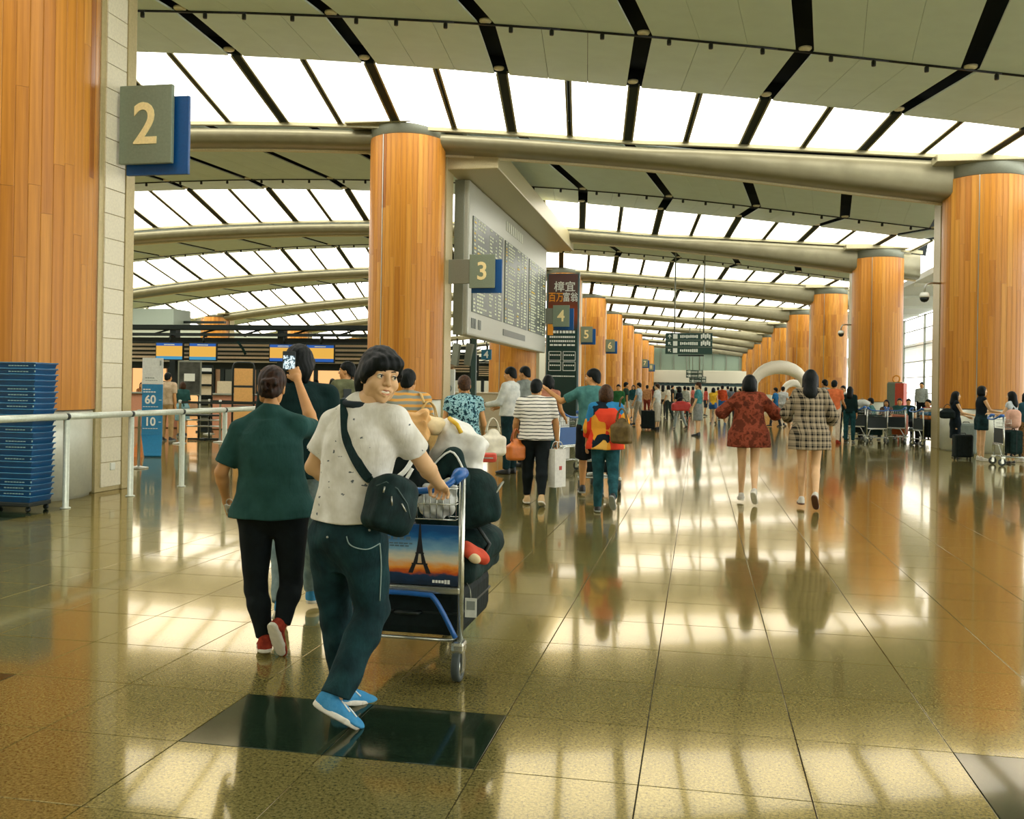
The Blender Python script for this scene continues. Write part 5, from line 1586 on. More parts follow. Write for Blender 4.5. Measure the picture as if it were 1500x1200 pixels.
walker('seated traveller in dark top beside the bright window', 1331, 33.5, None, 180, 'm', h=1.66, top=dict(mat=BLACKT), bottom=dict(mat=NAVY), shoes=('sneaker', SHOEK, SHOEK), legs=((84, 84), (80, 78)), seat=SEATZ)
DRESS = cloth('dress_black', '#14222a', '#0d171d', 12)
w20, J20 = walker('woman in black sleeveless dress beside a grey suitcase', 1400, 22.6, 573, -78, 'f', top=dict(mat=DRESS, sleeve=.0, hem=-.1, ease=.014), bottom=dict(name='skirt', mat=DRESS, length=.95, ease=.016, flare=.03), hair=('long', None), shoes=('flat', SHOEK, SHOEK), skin=SKIN3, arms=((20, 8, 50), (24, 10, 56)), faces=True)
w21, J21 = walker('tall woman in black top and dark shorts with white platform shoes', 1438, 21.5, 565, -70, 'f', top=dict(mat=DRESS, sleeve=.0, ease=.014), bottom=dict(mat=JEANS, length=.5, ease=.03, rise=.3), hair=('bob', None), shoes=('sneaker', SNEAKW, SOLEW), skin=SKIN3, arms=((20, 8, 62), (24, 10, 56)), faces=True)
w22, J22 = walker('girl in pale pink dress, long dark hair, near the right edge', 1482, 20.8, 573, 65, 'f', top=dict(mat=cloth('dress_pale_blue', '#c8d2d4', '#aebabd'), sleeve=.3, ease=.016), bottom=dict(name='skirt', mat=cloth('dress_pink', '#e0c0ae', '#cdab9a'), length=.55, ease=.02, flare=.06), hair=('long', None), shoes=('flat', SHOEK, SHOEK), skin=SKIN3, arms=((24, 8, 70), (20, 10, 62)), faces=True)
w23, J23 = walker('woman in brown patterned trousers cut off by the right edge', 1503, 21.3, 575, 50, 'f', top=dict(mat=cloth('top_teal_dark', '#2d5560', '#21424b')), bottom=dict(mat=blotch('trousers_brown_pattern', ['#6d5230', '#8d6c3e', '#4d3a22'], 40)), hair=('bob', None), shoes=('sneaker', SNEAKW, SOLEW), skin=SKIN3)
# middle distance
w30, J30 = walker('man in teal tee and grey shorts standing in profile in mid hall', 1023, 31, 560, 78, 'm', top=dict(mat=TEALL), bottom=dict(mat=cloth('shorts_grey', '#8f9490', '#7a807c'), length=1.0, ease=.04), hair=('short', HAIRB), shoes=('sneaker', SHOEK, SHOEK), skin=SKIN3, faces=True, arms=((6, 6, 18), (10, 6, 30)))
w31, J31 = walker('woman in dark top and grey jeans carrying a red shoulder bag', 995, 36, 566, 60, 'f', top=dict(mat=NAVY), bottom=dict(mat=cloth('jeans_pale_grey', '#9ba9a6', '#86938f')), hair=('bob', None), shoes=('flat', SHOEK, SHOEK), legs=((12, 4), (-14, 12, 20)))
w32, J32 = walker('man in white shirt and pale shorts beside a black suitcase', 963, 35, 562, 70, 'm', top=dict(mat=WHITEC), bottom=dict(mat=cloth('shorts_pale', '#c4bfae', '#aea998'), length=1.05, ease=.03), hair=('short', HAIRB), shoes=('sneaker', SHOEK, SHOEK), skin=SKIN3)
YEL = cloth('top_yellow', '#d9b030', '#c09828')
w33, J33 = walker('woman in yellow top and blue shorts walking away in mid hall', 1045, 42, 568, 0, 'f', top=dict(mat=YEL, sleeve=.2), bottom=dict(mat=SIGNB, length=.5, ease=.02), hair=('bob', None), shoes=('flat', SHOEK, SHOEK), skin=SKIN3, legs=((10, 4), (-10, 16, 20)))
crowd = [(906, 34, 'm', '#2f6a3c', '#20302e', 'dark green top'), (917, 37, 'm', '#2d4a42', '#c8c8b4', 'dark teal top and pale trousers'), (936, 39, 'm', '#a8b8c0', '#a09a88', 'pale blue shirt'), (928, 47, 'f', '#1d4a4c', '#b8b4a4', 'petrol top'),
         (948, 50, 'm', '#c89060', '#8a3a2a', 'tan top'), (971, 52, 'f', '#d8d0b8', '#3a3a38', 'cream top'), (979, 46, 'f', '#e0d8c0', '#2d3a34', 'ivory top'), (985, 58, 'm', '#2a2a28', '#35433f', 'black top'), (1003, 47, 'm', '#b0b4a4', '#28302e', 'ash-grey top'),
         (1008, 56, 'f', '#e6d2c0', '#c05040', 'blush top'), (1015, 62, 'f', '#d8786a', '#604838', 'coral top'), (1034, 54, 'f', '#c8584a', '#303a44', 'red top'), (1052, 57, 'm', '#d0a83a', '#5a4a3a', 'mustard top'), (1058, 49, 'm', '#c8502a', '#2f6fb0', 'rust-orange top and blue shorts'),
         (1066, 60, 'm', '#9098a0', '#3a444a', 'slate-grey top'), (1071, 52, 'f', '#6f767c', '#262c30', 'dark grey top'), (1077, 64, 'f', '#a8a890', '#4a4a40', 'khaki top'), (1136, 40, 'm', '#2a6a9a', '#2a3038', 'blue backpack and top'), (1147, 41, 'm', '#c8ccc8', '#b0b0a8', 'all-white clothes'),
         (958, 66, 'f', '#8a4a3a', '#3a3a38', 'maroon top'), (992, 70, 'm', '#7a8a80', '#35403c', 'sage top'), (1026, 74, 'm', '#c0b8a0', '#50504a', 'sand top'), (1044, 78, 'f', '#a85a4a', '#404a50', 'brick-red top'), (1084, 56, 'm', '#5a7a6a', '#30383a', 'moss-green top')]
rc = random.Random(21)
for i, (u, z, sx, ct, cb, desc) in enumerate(crowd):
    walker('distant traveller in %s, standing far down the hall' % desc, u, z, hz(u) - F_PX * (rc.uniform(1.6, 1.76) - EYE) / z, rc.choice((0, 20, -20, 70, -70, 170)), sx, 'distant travellers', top=dict(mat=cloth('crowd_top_%d' % i, ct), sleeve=rc.choice((.7, 1.8))),
           bottom=dict(mat=cloth('crowd_low_%d' % i, cb), length=rc.choice((2, 2, 1.0))), hair=(rc.choice(('short',) if sx == 'm' else ('bob', 'long')), None), shoes=('sneaker', SHOEK, SHOEK), legs=((rc.uniform(0, 14), 4), (-rc.uniform(0, 12), 10, 10)))
# check-in side
w40, J40 = walker('man in beige shirt at the counters, right of the blue advertising stand', 246, 24, 546, -30, 'm', top=dict(mat=cloth('shirt_beige', '#cdb89a', '#b8a284'), ease=.03), bottom=dict(mat=cloth('trousers_tan', '#b89a6a', '#a58a5e')), hair=('short', None), shoes=('sneaker', SHOEK, SOLEG))
walker('child in dark green top and pale blue shorts near the poster stand', 268, 26, 559, 10, 'f', top=dict(mat=GREEN, sleeve=1.0), bottom=dict(mat=cloth('shorts_blue_pale', '#7fa4a8', '#6b8e92'), length=1.0, ease=.03), hair=('bob', HAIRB), shoes=('sneaker', SHOEK, SOLEG))
walker('desk agent in cream blouse behind the pink counter', 332, 32.2, 560, 170, 'f', top=dict(mat=cloth('blouse_cream', '#e0cfa8', '#cdbb92')), bottom=dict(mat=NAVY), hair=('bob', None), shoes=('flat', SHOEK, SHOEK))
walker('desk agent in orange scarf behind the first counter on the left', 208, 32.4, 560, 160, 'f', top=dict(mat=cloth('top_scarf', '#b87a40', '#6d4a2c', 30)), bottom=dict(mat=NAVY), hair=('bob', None), shoes=('flat', SHOEK, SHOEK))
w41, J41 = walker('man with olive backpack looking left beyond the man in black tee', 508, 13, 530, 12, 'm', top=dict(mat=cloth('shirt_sand', '#cbbf9c', '#b5a985'), sleeve=.8), bottom=dict(mat=NAVY), hair=('short', None), shoes=('sneaker', SHOEK, SOLEG), head=(-58, 0, 0), faces=True)
for (u, z, c, nm) in ((402, 31.5, '#7a6a50', 'brown top behind the raised phone'), (463, 32, '#2d5a4c', 'dark green top under the right monitor')):
    walker('traveller in ' + nm, u, z, 556, 30, 'm', top=dict(mat=cloth('ci_' + c[1:], c)), bottom=dict(mat=NAVY), shoes=('sneaker', SHOEK, SHOEK))
# ================================================================== trolleys, luggage and bags
CHROME = plain('trolley_steel', '#c3c8c0', .25, .85, .5, .03, 20)
BLUEH = plain('handle_blue', '#1d5fa8', .35); TYRE = plain('tyre_grey', '#3c4644', .6); PLATE = plain('deck_dark', '#1b2a2c', .5)
def ad_print():
    t = NT('trolley_advert'); t.set(.35)
    sp = t.new('ShaderNodeSeparateXYZ'); g = t.coord('Generated'); t.link(g, sp.inputs[0])
    n = t.noise(t.coord('Generated', (2, 1, 3)), 3, 3)
    z = t.math('MULTIPLY_ADD', n, .22); t.link(sp.outputs['Z'], z.node.inputs[2])
    sky = t.ramp(z, [(.16, '#14283c'), (.28, '#1d3a58'), (.33, '#c8581e'), (.42, '#f0a040'), (.55, '#d8d0b0'), (.72, '#7aa8c0'), (.92, '#1f66a0'), (1, '#174e86')])
    t.col(sky); return t.m
ADP = ad_print()
def basket(m, x0, x1, y0, y1, z0, z1, r=.0035):
    for k in range(3):
        z = z0 + (z1 - z0) * k / 2
        m.tube([(x0, y0, z), (x1, y0, z), (x1, y1, z), (x0, y1, z)], r, 5, True)
    for k in range(9):
        x = x0 + (x1 - x0) * k / 8
        m.tube([(x, y0, z1), (x, y0, z0), (x, y1, z0), (x, y1, z1)], r * .8, 5)
def make_trolley(label, advert=True):
    """local: y ahead, rear wheels on y = 0"""
    t = thing('luggage_trolley', label, 'trolley', (0, 0, 0), 0, 'luggage trolleys')
    for sx in (-1, 1):
        MB().tube([(sx * .29, .02, .19), (sx * .29, .02, .60), (sx * .295, .0, 1.04)], .017, 12).build('post', CHROME, t)
        MB().tube([(sx * .27, .03, .19), (sx * .17, .50, .17), (sx * .06, .86, .15)], .015, 10).build('side_rail', CHROME, t)
        f = MB(); f.box((0, 0, .0), (.065, .10, .06), Matrix.Translation((sx * .29, .0, .175)), .018); f.box((0, 0, 0), (.006, .05, .12), Matrix.Translation((sx * .29 - .026, -.01, .11))); f.box((0, 0, 0), (.006, .05, .12), Matrix.Translation((sx * .29 + .026, -.01, .11)))
        f.build('fork', CHROME, t)
    MB().tube(smooth_path([(-.295, .0, 1.04), (-.29, -.05, 1.055), (-.24, -.13, 1.0), (-.12, -.15, .975), (.12, -.15, .975), (.24, -.13, 1.0), (.29, -.05, 1.055), (.295, .0, 1.04)], 4), .017, 10).build('handle', BLUEH, t)
    for sx in (-1, 1): MB().tube([(sx * .272, -.09, 1.02), (sx * .29, -.05, 1.055), (sx * .295, .015, 1.055)], [.024, .034, .030], 12).build('grip_cap', BLUEH, t)
    for (x, y) in ((-.29, -.01), (.29, -.01), (0, .84)):
        R_ = Matrix.Translation((x, y, .08)) @ Matrix.Rotation(math.pi / 2, 4, 'Y')
        w = MB().lathe([(.052, -.02), (.075, -.02), (.08, -.012), (.08, .012), (.075, .02), (.052, .02), (.052, -.02)], 22, M=R_, cap=False).build('wheel', TYRE, t)
        MB().lathe([(0, -.017), (.052, -.017), (.052, .017), (0, .017)], 18, M=R_).build('hub', CHROME, w)
    MB().box((0, .86, .17), (.12, .10, .05), bev=.012).build('front_fork', CHROME, t)
    dk = MB()
    for k in range(5): dk.tube([(-.25 + k * .025, .06 + k * .17, .185), (.25 - k * .025, .06 + k * .17, .185)], .010, 8)
    tag(dk.build('deck_bars', CHROME, t), kind='stuff')
    MB().box((0, .0, .455), (.58, .03, .035), bev=.008).build('lower_bar', CHROME, t)
    MB().tube(smooth_path([(-.275, -.015, .22), (-.22, -.03, .40), (-.16, -.035, .435), (.10, -.035, .435), (.17, -.03, .41), (.275, -.015, .22)], 5), .013, 10).build('bumper_tube', BLUEH if advert else CHROME, t)
    pn = MB().box((0, .012, .63), (.555, .016, .31), bev=.004).build('advert_panel', ADP if advert else WHITEM, t)
    bk = MB(); basket(bk, -.02 if advert else -.25, .255, .035, .17, .81, .97); tag(bk.build('wire_basket', CHROME, t), kind='stuff')
    if advert:
        E_ = plain('tower_dark', '#1a1c20', .5)
        tw = MB(); X0, Z0, Hh = .075, .535, .255
        def wq(z0, w0, z1, w1, gap0=0, gap1=0):
            for sg in (-1, 1):
                tw.add([(X0 + sg * gap0, .001, Z0 + z0), (X0 + sg * w0, .001, Z0 + z0), (X0 + sg * w1, .001, Z0 + z1), (X0 + sg * gap1, .001, Z0 + z1),
                        (X0 + sg * gap0, .005, Z0 + z0), (X0 + sg * w0, .005, Z0 + z0), (X0 + sg * w1, .005, Z0 + z1), (X0 + sg * gap1, .005, Z0 + z1)],
                       [(0, 1, 2, 3), (7, 6, 5, 4), (0, 4, 5, 1), (1, 5, 6, 2), (2, 6, 7, 3), (3, 7, 4, 0)])
        wq(0, .060, .045, .040, .036, .020); wq(.045, .042, .052, .042); wq(.052, .034, .10, .020, .012, .006); wq(.10, .023, .106, .023); wq(.106, .018, .18, .008); wq(.18, .008, Hh, .003)
        tw.build('tower_print', E_, pn)
        m = MB(); r3 = random.Random(4)
        for z, n, h, x1 in ((.735, 7, .016, .02), (.712, 8, .016, .03), (.685, 11, .007, .04), (.672, 10, .007, .02)):
            for k in range(n): m.box((-.25 + (k + .5) * (x1 + .25) / n, .002, z), ((x1 + .25) / n * r3.uniform(.6, .85), .003, h))
        tag(m.build('print_lines', plain('print_slate_dark', '#55707c', .5), pn), kind='stuff')
        m = MB()
        for k in range(6): m.box((.15 + k * .016, .002, .497), (.012, .003, .014 if k < 4 else .02))
        tag(m.build('print_mark', WHITEL, pn), kind='stuff')
    return t
TR1 = floor_at(672, 1000); TRX, TRY = TR1.x - .30, TR1.y + .03
tro = make_trolley('near luggage trolley with blue handle and evening tower advert, pushed by the smiling man')
tro.location = (TRX, TRY, 0)
plain_tro = make_trolley('luggage trolley with a blue panel beside the man pointing left', False)
for c in plain_tro.children:
    if c.name.startswith('advert_panel'): c.data.materials.clear(); c.data.materials.append(SIGNB)
p = floor_u(880, 13.95); plain_tro.location = (p.x, p.y, 0); plain_tro.rotation_euler = (0, 0, view_yaw(880) + math.radians(8))

# ---- cases and soft bags
def suitcase(name, label, w, d, h, mat, loc, rz=0, flat=False, group=None, parent=None, ribs=True):
    """upright case: w across, d deep, h high; flat lays it on its back"""
    t = thing(name, label, 'suitcase', loc, rz, group)
    M = Matrix()
    if flat: M = Matrix.Translation((0, 0, d / 2)) @ Matrix.Rotation(math.pi / 2, 4, 'X') @ Matrix.Translation((0, 0, -h / 2))
    z0 = .0 if flat else .05
    MB().box((0, 0, z0 + h / 2), (w, d, h), M, .05).build('shell', mat, t)
    if ribs:
        for k in range(4): MB().box(((-.36 + .24 * k) * w, 0, z0 + h / 2), (.018, d + .012, h * .82), M, .005).build('rib', mat, t)
    MB().tube([M @ Vector(p_) for p_ in ((-.07, 0, z0 + h), (-.06, 0, z0 + h + .03), (.06, 0, z0 + h + .03), (.07, 0, z0 + h))], .010, 8).build('handle', BLACKM, t)
    MB().box((0, 0, z0 + h / 2), (w + .006, .012, h + .006), M, .003).build('zip_seam', BLACKM, t)
    if not flat:
        for sx in (-1, 1):
            for sy in (-1, 1): MB().lathe([(0, -.012), (.028, -.012), (.028, .012), (0, .012)], 12, M=Matrix.Translation((sx * w * .36, sy * d * .33, .028)) @ Matrix.Rotation(math.pi / 2, 4, 'Y')).build('wheel', BLACKM, t)
    return t
BLK = cloth('case_black', '#11201f', '#0b1616', 20, .7, .2); GRNB = cloth('bag_green_black', '#17322f', '#0d2220', 16, .8, .4)
suitcase('suitcase', 'black suitcase lying lowest on the near trolley', .56, .25, .72, BLK, (TRX, TRY + .42, .197), 0, True)
o = soft('duffel_bag', lambda F: (F.cone((.02, -.26, 0), (.02, .30, 0), .135, .125, .02), F.rbox((.0, 0, -.05), (.24, .36, .09), .05, .04), F.ell((.16, .1, .02), (.14, .28, .11), .03)), (-.34, -.48, -.2), (.36, .5, .2), .012, GRNB, None, (TRX + .10, TRY + .44, .60), (0, 0, 0), .006)
tag(o, 'dark green duffel bag on the black suitcase of the near trolley', 'bag')
for y in (-.12, .12): MB().tube([(.20, y, -.08), (.27, y, .05), (.19, y, .16), (.02, y, .17)], .012, 8).build('handle', BLACKM, o)
o = soft('backpack', lambda F: (F.rbox((0, 0, 0), (.21, .19, .15), .09, .02), F.ell((.08, -.05, .05), (.17, .14, .13), .03), F.rbox((.16, -.02, -.04), (.09, .13, .09), .05, .02)), (-.3, -.28, -.24), (.32, .28, .26), .010, GRNB, None, (TRX + .16, TRY + .36, .87), (0, math.radians(-8), .2), .005)
tag(o, 'dark green backpack on top of the duffel on the near trolley', 'backpack')
MB().tube([(.23, -.12, .02), (.28, -.02, .07), (.24, .1, .03)], .006, 6).build('zip', STEELD, o)
MB().tube([(.02, -.04, .18), (.05, 0, .22), (.08, .04, .18)], .010, 8).build('grab_loop', BLACKM, o)
o = soft('jacket', lambda F: (F.ell((0, 0, 0), (.075, .06, .035), .02), F.ell((.045, .015, -.015), (.05, .05, .035), .02)), (-.2, -.2, -.12), (.2, .2, .12), .008, plain('jacket_orange', '#c9482a', .8), None, (TRX + .335, TRY + .09, .64), (.3, .5, .2), .008, 1.6)
tag(o, 'crumpled orange-red jacket squeezed between the post and the duffel', 'jacket')
soft('pale_lining', lambda F: F.ell((.02, -.05, .0), (.035, .022, .025), .02), (-.1, -.2, -.1), (.2, .1, .1), .008, plain('lining_cream', '#d9c79a', .8), o, None, None, .003)
tgo = thing('luggage_tag', 'white luggage tag hanging at the side of the near trolley', 'tag', (TRX + .335, TRY + .06, .36))
MB().box((0, 0, 0), (.062, .004, .10), bev=.004).build('card', plain('tag_white', '#d8dcd2', .5), tgo); MB().tube([(0, 0, .05), (-.01, .02, .09), (-.03, .03, .12)], .003, 6).build('loop', STEELD, tgo)
MB().box((0, -.003, .012), (.044, .003, .045)).build('printed_patch', plain('tag_grey', '#8a938c', .5), tgo)
# things in and over the handle end
PLAS = NT('clear_plastic').set(.18, 0, .6); PLAS.col('#cdd2cc'); PLAS.b.inputs['Alpha'].default_value = .85; PLAS = PLAS.m
o = soft('plastic_bag', lambda F: (F.ell((0, 0, 0), (.105, .06, .085), .02), F.ell((.05, 0, .08), (.06, .05, .05), .02), F.ell((-.04, 0, .06), (.05, .05, .05), .02)), (-.16, -.12, -.14), (.16, .12, .17), .007, PLAS, None, (TRX + .135, TRY + .10, .885), None, .012, 2.6)
tag(o, 'crumpled clear plastic bag in the wire basket of the near trolley', 'bag')
o = soft('dark_tote', lambda F: (F.rbox((0, 0, 0), (.17, .09, .16), .05, .02),), (-.25, -.18, -.24), (.25, .18, .26), .010, BLK, None, (TRX - .10, TRY + .14, 1.05), None, .006)
tag(o, 'black tote with white handles behind the trolley handle', 'bag')
MB().tube(smooth_path([(-.13, -.10, -.04), (-.02, -.135, -.06), (.08, -.125, .0), (.13, -.10, .09)], 5), .013, 8).build('handle', WHITEL, o)
MB().tube(smooth_path([(.05, -.10, -.14), (.08, -.12, -.06), (.12, -.11, .02)], 5), .010, 8).build('handle', WHITEL, o)
o = soft('shopping_bag', lambda F: (F.rbox((0, 0, 0), (.135, .09, .15), .05, .02), F.ell((-.06, 0, .11), (.10, .09, .07), .03), F.ell((.06, 0, -.06), (.12, .1, .1), .03)), (-.24, -.2, -.24), (.24, .2, .26), .009, plain('plastic_white', '#e6e7de', .4), None, (TRX + .17, TRY + .38, 1.12), (0, math.radians(24), .1), .009, 1.3)
tag(o, 'white plastic shopping bag with a yellow mark on the near trolley luggage', 'bag')
MB().tube([(-.12, -.06, .17), (-.06, -.10, .16), (-.02, -.11, .13)], .012, 8).build('yellow_edge', plain('mark_yellow', '#e8c030', .5), o)
o = soft('neck_pillow', lambda F: (F.cone((-.12, 0, -.06), (-.02, 0, .09), .05, .05, .02), F.cone((-.02, 0, .09), (.09, 0, -.08), .05, .05, .02)), (-.24, -.12, -.2), (.22, .12, .22), .008, GRNB, None, (TRX + .19, TRY + .22, 1.03), (0, .2, 0), .002)
tag(o, 'dark green curved pillow before the white shopping bag', 'pillow')
MB().tube(smooth_path([(-.14, -.05, -.03), (-.03, -.055, .12), (.07, -.05, .03)], 5), .006, 6).build('piping', WHITEL, o)
o = soft('paper_parcel', lambda F: (F.rbox((0, 0, 0), (.13, .10, .055), .012, .01), F.rbox((.07, 0, .05), (.07, .07, .04), .012, .01)), (-.22, -.18, -.14), (.24, .18, .16), .009, plain('paper_tan', '#d9a968', .7), None, (TRX - .09, TRY + .24, 1.25), (.1, -.2, .2), .011, 1.9)
tag(o, 'crumpled tan paper parcel at the left of the near trolley load', 'parcel')
o = soft('cloth_roll', lambda F: (F.ell((0, 0, 0), (.12, .08, .05), .02),), (-.2, -.15, -.1), (.2, .15, .12), .009, plain('paper_cream', '#e8d6a8', .7), None, (TRX + .04, TRY + .34, 1.28), (.1, .2, .3), .008, 1.5)
tag(o, 'cream cloth bundle beside the tan parcel on the near trolley', 'bundle')
o = MB().box((0, 0, 0), (.16, .10, .05), bev=.018).build('red_pouch', plain('pouch_red', '#c8472e', .6), None, (TRX + .28, TRY + .52, 1.10), (0, 0, .2))
tag(o, 'small red pouch on the dark backpack by the white shopping bag', 'pouch')
MB().tube([(-.06, -.05, .0), (.06, -.05, .0)], .004, 6).build('zip', STEELD, o)

# ---- bags carried by the travellers
def handbag(name, label, top, w, d, h, mat, hmat, rz, strap_h=.2, flare=.8, cat='handbag', res=.010):
    """hangs from the point top; body tapers upward"""
    def fn(F):
        F.rbox((0, 0, -strap_h - h * .62), (w / 2, d / 2, h * .38), min(d, w) * .3, .03)
        F.ell((0, 0, -strap_h - h * .32), (w / 2 * flare, d / 2 * .7, h * .34), .03)
    o = soft(name, fn, (-w * .7, -d, -strap_h - h * 1.15), (w * .7, d, .02), res, mat, None, top, (0, 0, rz), .004)
    tag(o, label, cat)
    for sy in (-1, 1):
        MB().tube(smooth_path([(-w * .26, sy * d * .16, -strap_h - h * .12), (-w * .17, sy * d * .10, -strap_h * .45), (0, sy * .008, -.005), (w * .17, sy * d * .10, -strap_h * .45), (w * .26, sy * d * .16, -strap_h - h * .12)], 5), .008, 8).build('handle', hmat, o)
    return o
handbag('handbag', 'white handbag carried by the woman in the floral blouse', at_depth(722, 612, 10.75), .30, .15, .30, plain('leather_white', '#d8d3bd', .4), plain('leather_white2', '#c9c4ac', .4), view_yaw(720) + .3, .13, .62)
strap('bag_strap', [at_depth(711, 604, 10.7), at_depth(722, 622, 10.65), at_depth(733, 640, 10.7)], .05, .012, GRNB, [o_ for o_ in COL.objects if o_.name == 'handbag'][0], (1, 0, 0))
handbag('handbag', 'tan orange leather handbag hanging at the left of the striped tee', at_depth(756, 628, 12.05), .24, .15, .27, plain('leather_tan', '#c8702c', .4), plain('leather_tan2', '#a85a22', .4), view_yaw(750) + .5, .13, .7)
t = thing('paper_bag', 'tall white paper carrier bag held by the striped tee traveller', 'bag', at_depth(816, 690, 12.1), view_yaw(816) + .9)
pb_ = MB(); pb_.add([(-.11, -.055, -.20), (.11, -.055, -.20), (.11, .055, -.20), (-.11, .055, -.20), (-.11, -.05, .28), (.11, -.05, .28), (.11, .05, .28), (-.11, .05, .28), (-.105, -.012, .0), (.105, -.012, .0)],
    [(3, 2, 1, 0), (0, 1, 5, 4), (2, 3, 7, 6), (1, 2, 6, 5), (3, 0, 4, 7)]); pb_.build('body', plain('paper_white', '#e4e4da', .6), t)
MB().box((0, -.056, .04), (.05, .004, .05)).build('print', plain('print_red_small', '#b8443a', .5), t)
for sy in (-1, 1): MB().tube(smooth_path([(-.06, sy * .05, .27), (-.04, sy * .03, .36), (.04, sy * .03, .36), (.06, sy * .05, .27)], 5), .005, 6).build('handle', WHITEL, t)
OLIV = cloth('leather_olive', '#6d5c34', '#55472a', 14, .5, .3)
o = handbag('shoulder_bag', 'olive brown shoulder bag on the woman in the geometric blouse', at_depth(911, 598, 11.25), .26, .13, .30, OLIV, OLIV, view_yaw(911) - .5, .12, .75)
MB().tube(smooth_path([at_depth(905, 596, 11.3) - at_depth(911, 598, 11.25), Vector((-.03, .02, .10)), Vector((-.02, .06, .13))], 4), .012, 8).build('strap', OLIV, o)
o = handbag('tote_bag', 'tan canvas tote on the shoulder of the orange striped tee', at_depth(628, 588, 9.5), .34, .16, .38, cloth('canvas_tan', '#a88a54', '#8d7344', 12), plain('canvas_strap', '#c8a868', .7), view_yaw(628) + .4, .12, .5)
MB().tube(smooth_path([(-.05, 0, -.02), (-.06, .05, .06), (-.05, .12, .07)], 4), .014, 8).build('strap', plain('canvas_strap', '#c8a868', .7), o)
o = soft('backpack', lambda F: (F.rbox((0, 0, 0), (.17, .10, .25), .09, .02), F.ell((0, -.06, -.08), (.14, .09, .15), .03)), (-.26, -.24, -.34), (.26, .2, .34), .014, cloth('pack_olive', '#6a6e50', '#54583e', 10, .8, .3), None, at_depth(503, 583, 12.75), (0, 0, view_yaw(503) + .2), .004)
tag(o, 'olive backpack worn by the man looking left at check-in', 'backpack')
MB().box((.02, -.155, .04), (.11, .012, .16), bev=.005).build('dark_pocket', BLACKM, o)
for sx in (-1, 1): MB().tube(smooth_path([(sx * .10, .08, .22), (sx * .13, .16, .24), (sx * .14, .24, .12)], 4), .018, 8).build('strap', BLACKM, o)
o = handbag('shoulder_bag', 'red shoulder bag of the woman in grey jeans in mid hall', at_depth(998, 582, 35.6), .72, .2, .36, plain('bag_red', '#c0342c', .5), BLACKM, .2, .15, .95, 'handbag', .02)
suitcase('suitcase', 'black suitcase standing beside the man in white in mid hall', .50, .28, .66, BLK, floor_u(950, 35), view_yaw(950))
# load of the second trolley
q2 = plain_tro.location; r2_ = plain_tro.rotation_euler.z
def on_tro(x, y, z, base=q2, r=r2_): return Vector(base) + Vector((x * math.cos(r) - y * math.sin(r), x * math.sin(r) + y * math.cos(r), z))
suitcase('suitcase', 'dark suitcase standing on the trolley beside the pointing man', .48, .27, .62, BLK, on_tro(0, .30, .20), r2_)
o = soft('duffel_bag', lambda F: (F.rbox((0, 0, 0), (.22, .14, .12), .08, .02),), (-.3, -.2, -.2), (.3, .2, .2), .014, GRNB, None, on_tro(.0, .30, 1.01), (0, 0, r2_), .006)
tag(o, 'dark bag on top of the suitcase beside the pointing man', 'bag'); MB().tube([(-.07, 0, .11), (0, 0, .16), (.07, 0, .11)], .012, 8).build('handle', BLACKM, o)
tb = copy_tree(plain_tro); p = floor_u(834, 17.2); tb.location = (p.x, p.y, 0); tb.rotation_euler = (0, 0, view_yaw(834) + 1.0); tb['label'] = 'luggage trolley with white boxes, left of the pointing man'
r4 = tb.rotation_euler.z
for k, (x, z, w, h) in enumerate(((0, .20, .5, .42), (.02, .623, .42, .34))):
    c = thing('carton', 'white carton, %s of two on the trolley left of the pointing man' % ('lower' if k == 0 else 'upper'), 'box', on_tro(x, .34, z, tb.location, r4), r4, 'white cartons on a trolley')
    MB().box((0, 0, h / 2), (w, .42, h), bev=.006).build('body', plain('carton_white', '#dcdcd2', .6), c); MB().box((0, 0, h + .001), (w * .98, .05, .004)).build('tape', plain('tape_tan', '#c8b48a', .4), c)
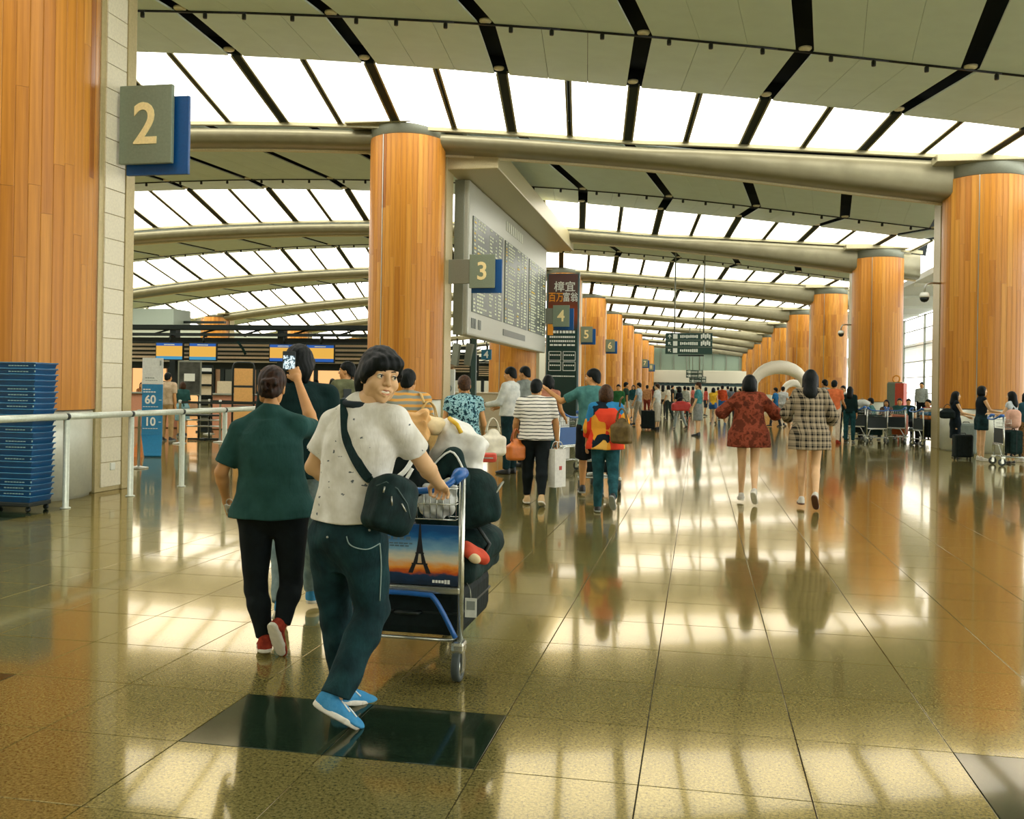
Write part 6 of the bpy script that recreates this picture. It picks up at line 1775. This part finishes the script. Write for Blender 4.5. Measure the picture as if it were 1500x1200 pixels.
# ---- kerb-side trolleys and cases
side = [(1255, 29.4, -.55, 'behind the woman with very long hair', 'pale sack'), (1286, 27.7, .35, 'by the seated man in teal', ''), (1312, 28.4, -.35, 'with an orange case on it', 'orange'), (1345, 27.2, -1.1, 'piled with a dark case before the large right-hand column', 'dark'),
        (1463, 20.3, -1.25, 'pushed by the tall woman in black', 'box')]
for i, (u, z, dr, lab, load) in enumerate(side):
    tt = copy_tree(plain_tro); p = floor_u(u, z); tt.location = (p.x, p.y, 0); rr_ = view_yaw(u) + dr; tt.rotation_euler = (0, 0, rr_)
    tt['label'] = 'luggage trolley ' + lab
    for c in tt.children:
        if c.name.startswith('advert_panel'):
            c.data = c.data.copy(); c.data.materials.clear(); c.data.materials.append(PLATE)
    base = tt.location
    if i == 0: suitcase('suitcase', 'big black suitcase on the trolley of the long-haired woman', .52, .30, .74, BLK, on_tro(0, .32, .20, base, rr_), rr_)
    if i == 0:
        o = soft('sack', lambda F: F.ell((0, 0, 0), (.26, .16, .12), .02), (-.34, -.24, -.2), (.34, .24, .2), .02, WHITEC, None, on_tro(0, .32, 1.16, base, rr_), (0, 0, rr_), .01); tag(o, 'pale soft sack on top of the big black suitcase', 'bag')
        MB().tube([(-.06, 0, .10), (0, 0, .16), (.06, 0, .10)], .012, 6).build('tie', STEELD, o)
    if i == 1: suitcase('suitcase', 'dark green suitcase on the trolley by the seated man in teal', .46, .28, .60, GRNB, on_tro(0, .30, .20, base, rr_), rr_)
    if i == 2: suitcase('suitcase', 'orange-brown suitcase on a kerb-side trolley', .42, .26, .60, plain('case_orange', '#b8581e', .45), on_tro(.04, .28, .20, base, rr_), rr_)
    if i == 3:
        suitcase('suitcase', 'wide dark suitcase on the trolley before the large right-hand column', .56, .44, .50, BLK, on_tro(0, .36, .20, base, rr_), rr_)
        for k, (cc, nm) in enumerate((('#d88a4a', 'orange'), ('#3f7fae', 'blue'), ('#d9d2bc', 'cream'))):
            o = MB().box((0, 0, 0), (.50 - .04 * k, .36, .10), bev=.035).build('folded_coat', cloth('coat_' + nm, cc), None, on_tro(0, .36, .815 + k * .106, base, rr_), (0, 0, rr_ + .1 * k)); tag(o, '%s folded coat stacked on the wide dark suitcase' % nm, 'coat', None); MB().box((0, -.19, 0), (.4, .02, .012)).build('fold', cloth('coat_' + nm, cc), o)
    if i == 4:
        suitcase('suitcase', 'dark suitcase standing on the trolley of the tall woman in black', .42, .26, .50, GRNB, on_tro(0, .30, .20, base, rr_), rr_)
        o = soft('backpack', lambda F: F.rbox((0, 0, 0), (.18, .12, .20), .1, .02), (-.26, -.2, -.3), (.26, .2, .3), .016, plain('pack_pink', '#d8a890', .7), None, on_tro(0, .30, .99, base, rr_), (0, 0, rr_), .004); tag(o, 'pale pink backpack on the trolley of the tall woman in black', 'backpack'); MB().tube([(-.05, 0, .19), (0, 0, .24), (.05, 0, .19)], .012, 6).build('grab_loop', BLACKM, o)
suitcase('suitcase', 'tall ribbed grey suitcase beside the woman in the black dress', .46, .30, .74, plain('case_grey', '#7f8d86', .4), floor_u(1416, 23.2), view_yaw(1416))
suitcase('suitcase', 'black cabin case by the feet of the woman in the black dress', .40, .26, .52, BLK, floor_u(1411, 21.9), view_yaw(1411) + .4)
o = handbag('shoulder_bag', 'black shoulder bag of the woman in the black dress', at_depth(1388, 592, 22.5), .34, .14, .24, BLK, BLACKM, view_yaw(1388), .10, .8, 'handbag', .016)
# benches the travellers sit on
for (u, z, dr, lab) in ((1290, 30.9, -1.45, 'bench of grey seats by the second window-side column'), (1345, 29.6, -.15, 'bench of grey seats before the large right-hand column'), (1325, 33.4, -.1, 'bench of grey seats nearest the window front')):
    p = floor_u(u, z); t = thing('bench', lab, 'bench', (p.x, p.y, 0), view_yaw(u) + dr * .0 , 'kerb-side benches')
    for k in range(3):
        MB().box(((k - 1) * .56, 0, .40), (.52, .46, .05), bev=.02).build('seat', plain('seat_grey', '#4f5f5c', .5), t)
    MB().tube([(-.8, 0, .34), (.8, 0, .34)], .03, 8).build('beam', STEELD, t)
    for sx in (-.6, .6):
        MB().tube([(sx, 0, .34), (sx, 0, .03)], .025, 8).build('leg', STEELD, t); MB().box((sx, 0, .02), (.06, .44, .035), bev=.008).build('foot', STEELD, t)

# laces on the smiling man's shoes
for sh in [c for c in man.children if c.name.startswith('shoe')]:
    TS_ = surf([sh]); 
    for a, b in (((500, 1027), (512, 1043)), ((505, 1026), (519, 1041)), ((511, 1037), (522, 1051)), ((517, 1010), (528, 1020)), ((522, 1009), (532, 1018))):
        d0 = TS_.ray_cast(Vector((0, 0, EYE)), ray(*a).normalized())[0]; d1 = TS_.ray_cast(Vector((0, 0, EYE)), ray(*b).normalized())[0]
        if d0 is None or d1 is None: continue
        MB().tube([INV1 @ on(TS_, a[0] + (b[0] - a[0]) * k / 4, a[1] + (b[1] - a[1]) * k / 4, .002, 4.2) for k in range(5) if TS_.ray_cast(Vector((0, 0, EYE)), ray(a[0] + (b[0] - a[0]) * k / 4, a[1] + (b[1] - a[1]) * k / 4).normalized())[0] is not None], .0035, 6).build('lace', WHITEL, sh)
